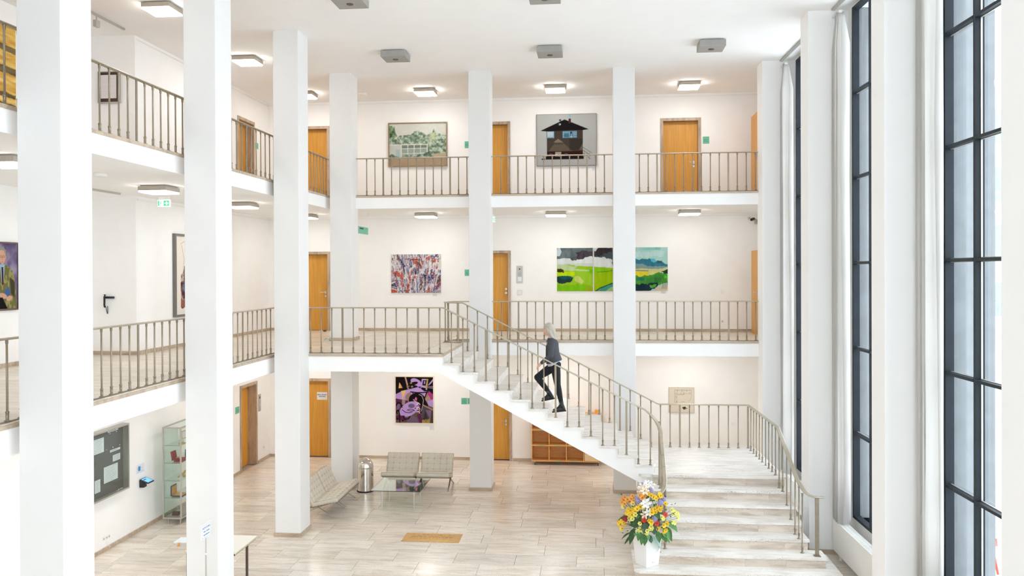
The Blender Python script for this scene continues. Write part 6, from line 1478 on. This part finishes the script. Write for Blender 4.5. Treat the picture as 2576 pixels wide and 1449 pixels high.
FL = [('lily', 'white', [(540, 100), (575, 125), (500, 410), (520, 395), (460, 165), (550, 540)]), ('lily', 'creamp', [(440, 230), (490, 215), (495, 570), (465, 190)]),
      ('ball', 'lilac', [(455, 128), (387, 352), (730, 392), (778, 342), (640, 640), (585, 215)]),
      ('cup', 'orange', [(160, 385), (180, 350), (205, 320), (215, 375), (240, 345), (265, 370), (290, 335), (315, 290), (315, 340), (335, 370), (430, 285), (480, 300), (460, 320), (195, 410)]),
      ('cup', 'yellow', [(255, 490), (285, 515), (330, 500), (350, 520), (270, 560), (305, 575), (240, 545), (380, 490), (380, 470), (590, 290), (630, 310), (660, 330), (690, 300), (715, 275), (730, 290), (555, 270), (610, 500), (640, 490), (670, 470), (690, 490), (715, 500), (650, 530), (730, 450), (800, 410), (155, 665), (205, 710), (160, 785), (130, 720), (120, 700), (180, 695), (430, 455), (570, 660), (590, 680), (770, 730), (820, 715), (685, 775), (775, 815), (805, 800), (600, 540)]),
      ('cup', 'lemon', [(895, 505), (940, 540), (975, 560), (985, 590), (975, 630), (920, 560), (430, 700), (400, 805), (430, 795), (530, 820), (520, 845), (590, 755), (595, 775), (310, 640), (268, 630), (185, 455), (355, 570), (745, 610), (765, 630), (930, 690), (900, 680), (470, 470), (320, 410)]),
      ('gerbera', 'red', [(486, 657), (675, 702), (802, 572)]), ('gerbera', 'darkred', [(205, 640)])]
NF = {'lily': 'lily', 'ball': 'allium_head', 'cup': 'freesia', 'gerbera': 'gerbera'}
for kind, colm, pts in FL:
    for cx, cy in pts:
        p = cpt(cx, cy, rnd.uniform(-.04, .04)); out = (p - Vector((PX, PY, PZ + hh + .15))); out.z *= .6; out.y -= .18; out = (out.normalized() + Vector((rnd.uniform(-.35, .35), -.25, rnd.uniform(-.1, .5)))).normalized()
        q = out.to_track_quat('Z', 'Y').to_euler(); s_ = rnd.uniform(.9, 1.15) * (1.25 if kind == 'cup' else 1.1)
        place_copy(fmesh(kind, colm), NF[kind], p - ORG[bq.name], bq, q, (s_, s_, s_))
        stems.tube([root, root.lerp(p, .5) + Vector((0, 0, .05)), p - out * .01], .0028, 4)
stems.build('stems', FM['stem'], bq, kind='stuff')
def leafmesh(name, a, b, width, m, droop=.0, nseg=8):
    """a broad leaf from a to b, folded along its rib"""
    a, b = Vector(a), Vector(b); d = b - a; side = d.cross(Vector((0, -1, .35))).normalized(); up = side.cross(d).normalized(); vs = []; fs = []
    for i in range(nseg + 1):
        t_ = i / nseg; w = width * (math.sin(PI * min(1, t_ * 1.02 + .02)) ** .75) * (1.15 - .35 * t_); c_ = a + d * t_ + Vector((0, 0, 1)) * droop * math.sin(PI * t_)
        vs += [c_ + side * w / 2 + up * .10 * w, c_, c_ - side * w / 2 + up * .10 * w]
    for i in range(nseg):
        k = 3 * i; fs += [(k, k + 1, k + 4, k + 3), (k + 1, k + 2, k + 5, k + 4)]
    return link_mesh(name, vs, fs, m, bq, smooth=True)
LV = [((330, 640), (70, 675), .085, 'leafd', .04), ((330, 780), (265, 1035), .10, 'leafd', .02), ((280, 840), (135, 955), .03, 'leafd', .02), ((290, 870), (180, 1030), .04, 'leafd', 0),
      ((430, 820), (390, 975), .09, 'leaf', 0), ((470, 860), (440, 1040), .08, 'leaf', 0), ((510, 860), (490, 1050), .085, 'leaf', 0), ((570, 880), (600, 1010), .08, 'leafd', 0), ((690, 830), (720, 1010), .10, 'leaf', .02),
      ((740, 850), (830, 1000), .10, 'leaf', .02), ((780, 760), (910, 985), .13, 'leaf', .04), ((830, 700), (995, 840), .11, 'leafl', .05), ((770, 830), (880, 940), .12, 'leafl', .02), ((500, 560), (330, 590), .06, 'leafd', .02),
      ((420, 720), (260, 740), .12, 'leafd', .02), ((560, 720), (690, 850), .12, 'leafd', .0), ((600, 600), (760, 640), .06, 'leaf', .02), ((400, 640), (330, 780), .12, 'leafd', 0), ((520, 700), (480, 860), .14, 'leafd', 0), ((640, 740), (640, 880), .12, 'leafd', 0),
      ((500, 480), (420, 380), .05, 'leaf', 0), ((560, 330), (480, 300), .05, 'leaf', .01), ((640, 560), (700, 600), .06, 'leaf', .01), ((360, 860), (350, 900), .08, 'leafl', .01), ((800, 900), (880, 1010), .04, 'leafl', 0), ((450, 880), (360, 850), .05, 'leafl', .02),
      ((540, 860), (560, 960), .06, 'leafl', 0), ((300, 620), (250, 560), .04, 'leaf', .01), ((520, 250), (560, 330), .05, 'leaf', 0), ((430, 540), (380, 640), .06, 'leaf', 0)]
for (a, b, w, m_, dr) in LV: leafmesh('leaf', cpt(a[0], a[1], -.03), cpt(b[0], b[1], .02 if b[1] > 800 else -.04), w, FM[m_], dr)
# dense greenery in the middle of the bunch
g = MB()
for i in range(260):
    cx, cy = rnd.gauss(520, 170), rnd.gauss(600, 150)
    if cy > 860 or cy < 240: continue
    p = cpt(cx, cy, -.09 - rnd.uniform(0, .08)); d = Vector((rnd.uniform(-1, 1), rnd.uniform(-.8, .1), rnd.uniform(-.6, 1))).normalized() * rnd.uniform(.03, .07); s_ = d.cross(Vector((rnd.uniform(-1, 1), 1, rnd.uniform(-1, 1)))).normalized() * rnd.uniform(.008, .018)
    g.add([p, p + d * .5 + s_, p + d, p + d * .5 - s_], [(0, 1, 2, 3)])
g.build('greenery', FM['leaf'], bq, kind='stuff')
# palm frond
a, b = cpt(600, 880, .02), cpt(720, 1085, .05); g = MB().tube([a, a.lerp(b, .5) + Vector((.02, 0, .01)), b], .003, 5); d = b - a; sd = Vector((d.z, 0, -d.x)).normalized()
for i in range(14):
    c_ = a.lerp(b, .1 + .065 * i)
    for sg in (-1, 1):
        L_ = .11 * (1 - .4 * abs(i / 13 - .4)); e = c_ + sd * sg * L_ + d.normalized() * .07; w = d.normalized() * .006; g.add([c_ - w, c_ + w, e], [(0, 1, 2)])
g.build('palm_frond', mat('palm_green', (0.16, 0.36, 0.28), .4, var=.3, scale=30), bq)

# ------------------------------------------------------------------ woman climbing the stairs
YP = 16.52
def J(px, py, dy=0.0): return at(px, py, 1, YP + dy)
def loft(g, rings, n=24):
    """closed body through elliptical rings (centre, rx, ry, tilt)"""
    vs = []
    for c_, rx_, ry_, ti in rings:
        for i in range(n):
            a = 2 * PI * i / n; vs.append(c_ + Vector((rx_ * math.cos(a), ry_ * math.sin(a), ti * rx_ * math.cos(a))))
    k = len(rings); fs = [(j * n + i, j * n + (i + 1) % n, (j + 1) * n + (i + 1) % n, (j + 1) * n + i) for j in range(k - 1) for i in range(n)]
    fs.append(tuple(range(n - 1, -1, -1))); fs.append(tuple((k - 1) * n + i for i in range(n)))
    return g.add(vs, fs)
def skin_mesh(name, chains, m, parent, voxel=0.008, smooth=4, extra=None):
    """one continuous surface: tapered limbs along a branching skeleton, fused and smoothed"""
    g = MB(); done = set()
    for chn in chains:
        prev = None
        for k, p, r in chn:
            if k not in done: g.ball(p, r, 16, 10); done.add(k)
            if prev is not None and (Vector(p) - Vector(prev[0])).length > 1e-4: g.tube([prev[0], p], [prev[1], r], 16)
            prev = (p, r)
    if extra: extra(g)
    o = g.build(name, m, parent, smooth=True)
    rm = o.modifiers.new('fuse', 'REMESH'); rm.mode = 'VOXEL'; rm.voxel_size = voxel; rm.use_smooth_shade = True
    sm = o.modifiers.new('smooth', 'SMOOTH'); sm.factor = 0.5; sm.iterations = smooth
    return o
foot = J(1407, 1036)
who = thing('person', 'woman with grey-blonde hair, dark grey jacket, black trousers and ankle boots climbing the stairs', 'person', (foot.x, YP, L1 - 7 * R))
hip = J(1396.5, 916); waist = J(1391, 893); chest = J(1391, 868); neck = J(1386, 848); headc = J(1378.5, 829)
shN, shF = J(1389, 858, -.155), J(1387, 859, .155)
elN = J(1384, 896, -.20); wrN = J(1361, 914, -.14); elF = J(1392, 893, .21); wrF = J(1372, 905, .17)
hN, hF = J(1397, 921, -.085), J(1394, 921, .085)
knN, anN, toN, heN = J(1402.5, 968, -.09), J(1413, 1018, -.10), J(1393, 1032.5, -.11), J(1418, 1030, -.10)
knF, anF, toF, heF = J(1352, 949, .09), J(1383, 990, .09), J(1366, 1004, .09), J(1389, 999.5, .09)
def L3(a, b, t_): return a.lerp(b, t_)
body = [
    [('hip', hip, .105), ('waist', waist, .095), ('chest', chest, .092), ('neckb', L3(chest, neck, .75), .060), ('neck', neck, .046), ('jaw', J(1380, 837), .052), ('head', headc, .080), ('crown', J(1381.5, 822.5), .064)],
    [('chest', chest, .088), ('shN', shN, .050), ('elN', elN, .036), ('wrN', wrN, .024), ('palmN', J(1356.5, 918.5, -.135), .026), ('knuN', J(1353.5, 922, -.135), .024)],
    [('chest', chest, .088), ('shF', shF, .050), ('elF', elF, .036), ('wrF', wrF, .024), ('palmF', J(1367, 909, .165), .026), ('knuF', J(1364, 912, .165), .024)],
    [('hip', hip, .105), ('hN', hN, .088), ('knN', knN, .056), ('calN', L3(knN, anN, .3), .055), ('anN', anN, .036), ('heN', heN, .034), ('toN', toN, .028)],
    [('hip', hip, .105), ('hF', hF, .088), ('knF', knF, .058), ('calF', L3(knF, anF, .3), .055), ('anF', anF, .036), ('heF', heF, .034), ('toF', toF, .028)],
    [('cl', J(1388, 870, -.06), .055), ('cr', J(1388, 870, .06), .055)], [('hl', J(1396, 915, -.07), .095), ('hr', J(1396, 915, .07), .095)],
    [('head', headc, .080), ('brow', J(1373.5, 829.5), .040), ('nose', J(1369.6, 832.5), .013), ('tip', J(1367.6, 834.3), .0095)], [('head', headc, .080), ('cheek', J(1375, 835.5), .048), ('mouth', J(1371.3, 838), .022)],
    [('jaw', J(1380, 837), .052), ('chin', J(1373.2, 841.5), .024)]]
def fingers(tag_, px, py, dy, dirx, diry):
    out = []
    for i, (oy, ln) in enumerate(((-.030, 1.0), (-.010, 1.12), (.010, 1.05), (.028, .82))):
        a = J(px, py, dy + oy); b = J(px + dirx * 4.2 * ln, py + diry * 4.2 * ln, dy + oy * 1.15); c_ = J(px + dirx * 6.2 * ln + 1.2, py + diry * 8.2 * ln, dy + oy * 1.1)
        out.append([('knu' + tag_, J(px, py, dy), .024), ('f%sa%d' % (tag_, i), a, .0105), ('f%sb%d' % (tag_, i), b, .0090), ('f%sc%d' % (tag_, i), c_, .0078)])
    a = J(px + 3, py - 2.5, dy - .03); b = J(px - .5, py + 1.5, dy - .048); c_ = J(px - 1.5, py + 5, dy - .05)
    out.append([('palm' + tag_, J(px + 3, py - 3.5, dy), .026), ('t%sa' % tag_, a, .012), ('t%sb' % tag_, b, .010), ('t%sc' % tag_, c_, .009)])
    return out
body += fingers('N', 1353.5, 922, -.135, -.55, .8) + fingers('F', 1364, 912, .165, -.7, .6)
b_ = skin_mesh('body', body, M['skin'], who, 0.005, 2)
# face
MB().ball(J(1370.6, 829.2, -.030), .0085, 8, 6).ball(J(1370.2, 829.2, .026), .0085, 8, 6).build('eyes', M['white'], who, smooth=True)
MB().ball(J(1369.9, 829.3, -.031), .0055, 8, 6).ball(J(1369.6, 829.3, .026), .0055, 8, 6).build('pupils', M['ink'], who, smooth=True)
MB().tube([J(1369.9, 838, -.022), J(1368.7, 838, -.004), J(1369.9, 838, .016)], .005, 6).build('lips', mat('lip_red', (0.42, 0.10, 0.09), .5), who, smooth=True)
MB().tube([J(1371.2, 826.8, -.045), J(1369.4, 826.2, -.026), J(1369.2, 826.6, -.012)], .003, 5).tube([J(1371.2, 826.8, .04), J(1369.4, 826.2, .024), J(1369.2, 826.6, .01)], .003, 5).build('eyebrows', M['hair'], who)
hair = [[('h0', J(1381.6, 822.2), .090), ('h1', J(1386.3, 830), .088), ('h2', J(1390, 840), .070), ('h3', J(1393, 849), .050), ('h4', J(1396.5, 857), .030), ('h5', J(1399, 863), .012)],
        [('h0', J(1381.6, 822.2), .090), ('g1', J(1375.0, 821, -.01), .060), ('g2', J(1370.2, 824.5, -.02), .030), ('g3', J(1368.0, 828.3, -.03), .010)],
        [('g1', J(1375.0, 821, -.01), .060), ('k0', J(1373.5, 825, -.055), .022), ('k1', J(1377.5, 830, -.066), .026), ('k2', J(1380.5, 839, -.070), .026)],
        [('h1', J(1386.5, 830), .086), ('s1', J(1383, 834, -.068), .034), ('s2', J(1386, 843, -.075), .036), ('s3', J(1391, 853, -.07), .030), ('s4', J(1396, 861, -.06), .012)],
        [('h1', J(1386.5, 830), .086), ('r1', J(1383, 834, .06), .034), ('r2', J(1386, 843, .07), .034), ('r3', J(1391, 852, .07), .024)]]
skin_mesh('hair', hair, M['hair'], who, .006, 4)
jk = [[('sN', shN, .062), ('uN', L3(shN, elN, .5), .058), ('eN', elN, .052), ('fN', L3(elN, wrN, .6), .042), ('wN', L3(elN, wrN, .90), .036)],
      [('sF', shF, .062), ('eF', elF, .052), ('wF', L3(elF, wrF, .93), .036)]]
TI = .28
skin_mesh('jacket', jk, M['jacket'], who, .008, 3, lambda g: loft(g, [(J(1394, 910.5), .158, .195, TI), (J(1392.5, 900), .146, .188, TI * .6), (J(1391, 888), .128, .182, TI * .3), (J(1390, 874), .122, .190, 0.1), (J(1391, 863), .112, .180, 0), (J(1390, 856), .090, .130, 0), (J(1388, 851), .062, .075, 0)]))
MB().tube([J(1380.5, 850, -.05), J(1376.3, 858, -.075), J(1374.3, 872, -.085), J(1374.0, 890, -.085), J(1374.2, 906, -.10)], .010, 6).build('lapel', M['jacket'], who, smooth=True)
skin_mesh('shirt', [[('c', J(1389, 866), .080), ('d', J(1385.5, 851), .052)]], M['shirt'], who, .008, 3, lambda g: loft(g, [(J(1395, 917), .134, .175, .30), (J(1394.5, 908), .128, .172, .25), (J(1392, 895), .105, .165, .1), (J(1390, 870), .085, .15, 0)]))
MB().tube([J(1379.6, 849.5, -.05), J(1377.3, 852, 0), J(1379.8, 850, .05), J(1386, 847.5, .07), J(1391, 848, 0), J(1386, 847.5, -.07), J(1379.6, 849.5, -.05)], .012, 6).build('collar', M['shirt'], who, smooth=True)
tr = [[('hl', J(1397.5, 917, -.065), .108), ('hr', J(1397.5, 917, .065), .108)], [('hip', J(1397.5, 917), .112), ('hN', hN, .100), ('tN', L3(hN, knN, .5), .084), ('knN', knN, .064), ('cN', L3(knN, anN, .3), .061), ('aN', L3(knN, anN, .95), .041)],
      [('hip', J(1397.5, 917), .112), ('hF', hF, .100), ('tF', L3(hF, knF, .5), .088), ('knF', knF, .067), ('cF', L3(knF, anF, .3), .062), ('aF', L3(knF, anF, .95), .041)]]
skin_mesh('trousers', tr, M['jeans'], who)
for tg_, an, he, to, kn in (('near', anN, heN, toN, knN), ('far', anF, heF, toF, knF)):
    up = (kn - an).normalized()
    o = skin_mesh('boot', [[('top', an + up * .050, .047), ('an', an, .044), ('he', he + up * .006, .040), ('mid', L3(he, to, .55) + up * .004, .037), ('to', to, .029)], [('an', an, .044), ('ins', L3(he, to, .45) + up * .036, .034), ('to', to, .029)]], M['boot'], who)
    d = (to - he).normalized(); sd = Vector((0, 1, 0)); n_ = d.cross(sd).normalized(); n_ = n_ if n_.z < 0 else -n_
    h0 = he - d * .044; t0 = to + d * .034; vs = []
    for q, w in ((h0, .026), (L3(h0, t0, .3), .030), (L3(h0, t0, .7), .037), (t0, .022)):
        for s_ in (-1, 1):
            for k in (0, 1): vs.append(q + sd * s_ * w + n_ * (.016 + .024 * k))
    fs = []
    for i in range(3):
        a = 4 * i; b = a + 4; fs += [(a, b, b + 1, a + 1), (a + 2, a + 3, b + 3, b + 2), (a, a + 2, b + 2, b), (a + 1, b + 1, b + 3, a + 3)]
    fs += [(0, 1, 3, 2), (12, 14, 15, 13)]
    link_mesh('sole', vs, fs, M['rubber'], who)
    MB().tube([an + Vector((-.03, -.045, .02)), an + Vector((-.065, -.04, .035)), an + Vector((-.06, -.04, .0))], .0018, 5).tube([an + Vector((-.03, -.045, .02)), an + Vector((-.05, -.05, .055)), an + Vector((-.075, -.045, .05))], .0018, 5).build('lace', M['greyink'], who)

# ------------------------------------------------------------------ outside the windows
def shell_chair(x, y, rz, label):
    t = thing('shell_chair', label, 'chair', (x, y, -.08), 'red terrace chairs', rz=rz); L = dict(local=True)
    vs = []; fs = []; n = 7
    prof = [(-.24, .44), (-.08, .43), (.12, .43), (.20, .50), (.25, .66), (.29, .84)]
    for (yy, zz) in prof:
        w = .23 if zz < .6 else .21
        for i in range(n):
            u = i / (n - 1) * 2 - 1; vs.append((u * w, yy - (.05 * u * u if zz > .5 else 0), zz + (.04 * u * u if zz < .5 else 0)))
    fs = [(j * n + i, j * n + i + 1, (j + 1) * n + i + 1, (j + 1) * n + i) for j in range(len(prof) - 1) for i in range(n - 1)]
    o = link_mesh('shell', vs, fs, M['redchair'], t, smooth=True, local=True); s = o.modifiers.new('s', 'SOLIDIFY'); s.thickness = .02
    for sx in (-1, 1):
        for sy in (-1, 1):
            MB().tube([(sx * .16, sy * .14, .43), (sx * .24, sy * .25 + .02, 0)], [.03, .018], 8).build('leg', M['redchair'], t, local=True)
    return t
def ext_table(x, y, label):
    t = thing('terrace_table', label, 'table', (x, y, -.08), 'white terrace tables'); L = dict(local=True)
    MB().bbox(-.40, .40, -.40, .40, .70, .73, .005).build('table_top', M['extwhite'], t, local=True)
    for sx in (-1, 1):
        for sy in (-1, 1): MB().box(sx * .36 - .02, sx * .36 + .02, sy * .36 - .02, sy * .36 + .02, 0, .70).build('leg', M['alu'], t, local=True)
p = at(2470, 1352, 2, .45); shell_chair(p.x, p.y, 1.2, 'red shell chair on the terrace, seen through the near window beside the mullion')
p = at(2522, 1365, 2, .45); shell_chair(p.x + .25, p.y - .55, -1.9, 'red shell chair on the terrace, partly behind the near pier')
p = at(2478, 1322, 2, .62); ext_table(p.x + .35, p.y + .5, 'white terrace table behind the red chairs')
p = at(2530, 1395, 2, .62); ext_table(p.x + .2, p.y - .1, 'white terrace table nearest the near window')
p = at(2170, 1275, 2, .45); shell_chair(p.x + .3, p.y + .4, .4, 'red shell chair on the terrace, glimpsed through the middle window')
t = thing('building', 'white building across the terrace seen through the near window', 'building', (20, 60, -.1))
MB().box(14, 60, 58, 75, -.1, 17).build('wall', M['extwhite'], t)
MB().box(13.6, 60, 57.6, 75, 17, 17.5).build('roof', M['alu'], t)
g = MB()
for r in range(4):
    for k in range(12): MB().box(16 + k * 3.4, 17.8 + k * 3.4, 57.9, 58.05, 2 + r * 3.8, 4.2 + r * 3.8).build('window', M['ext'], t)
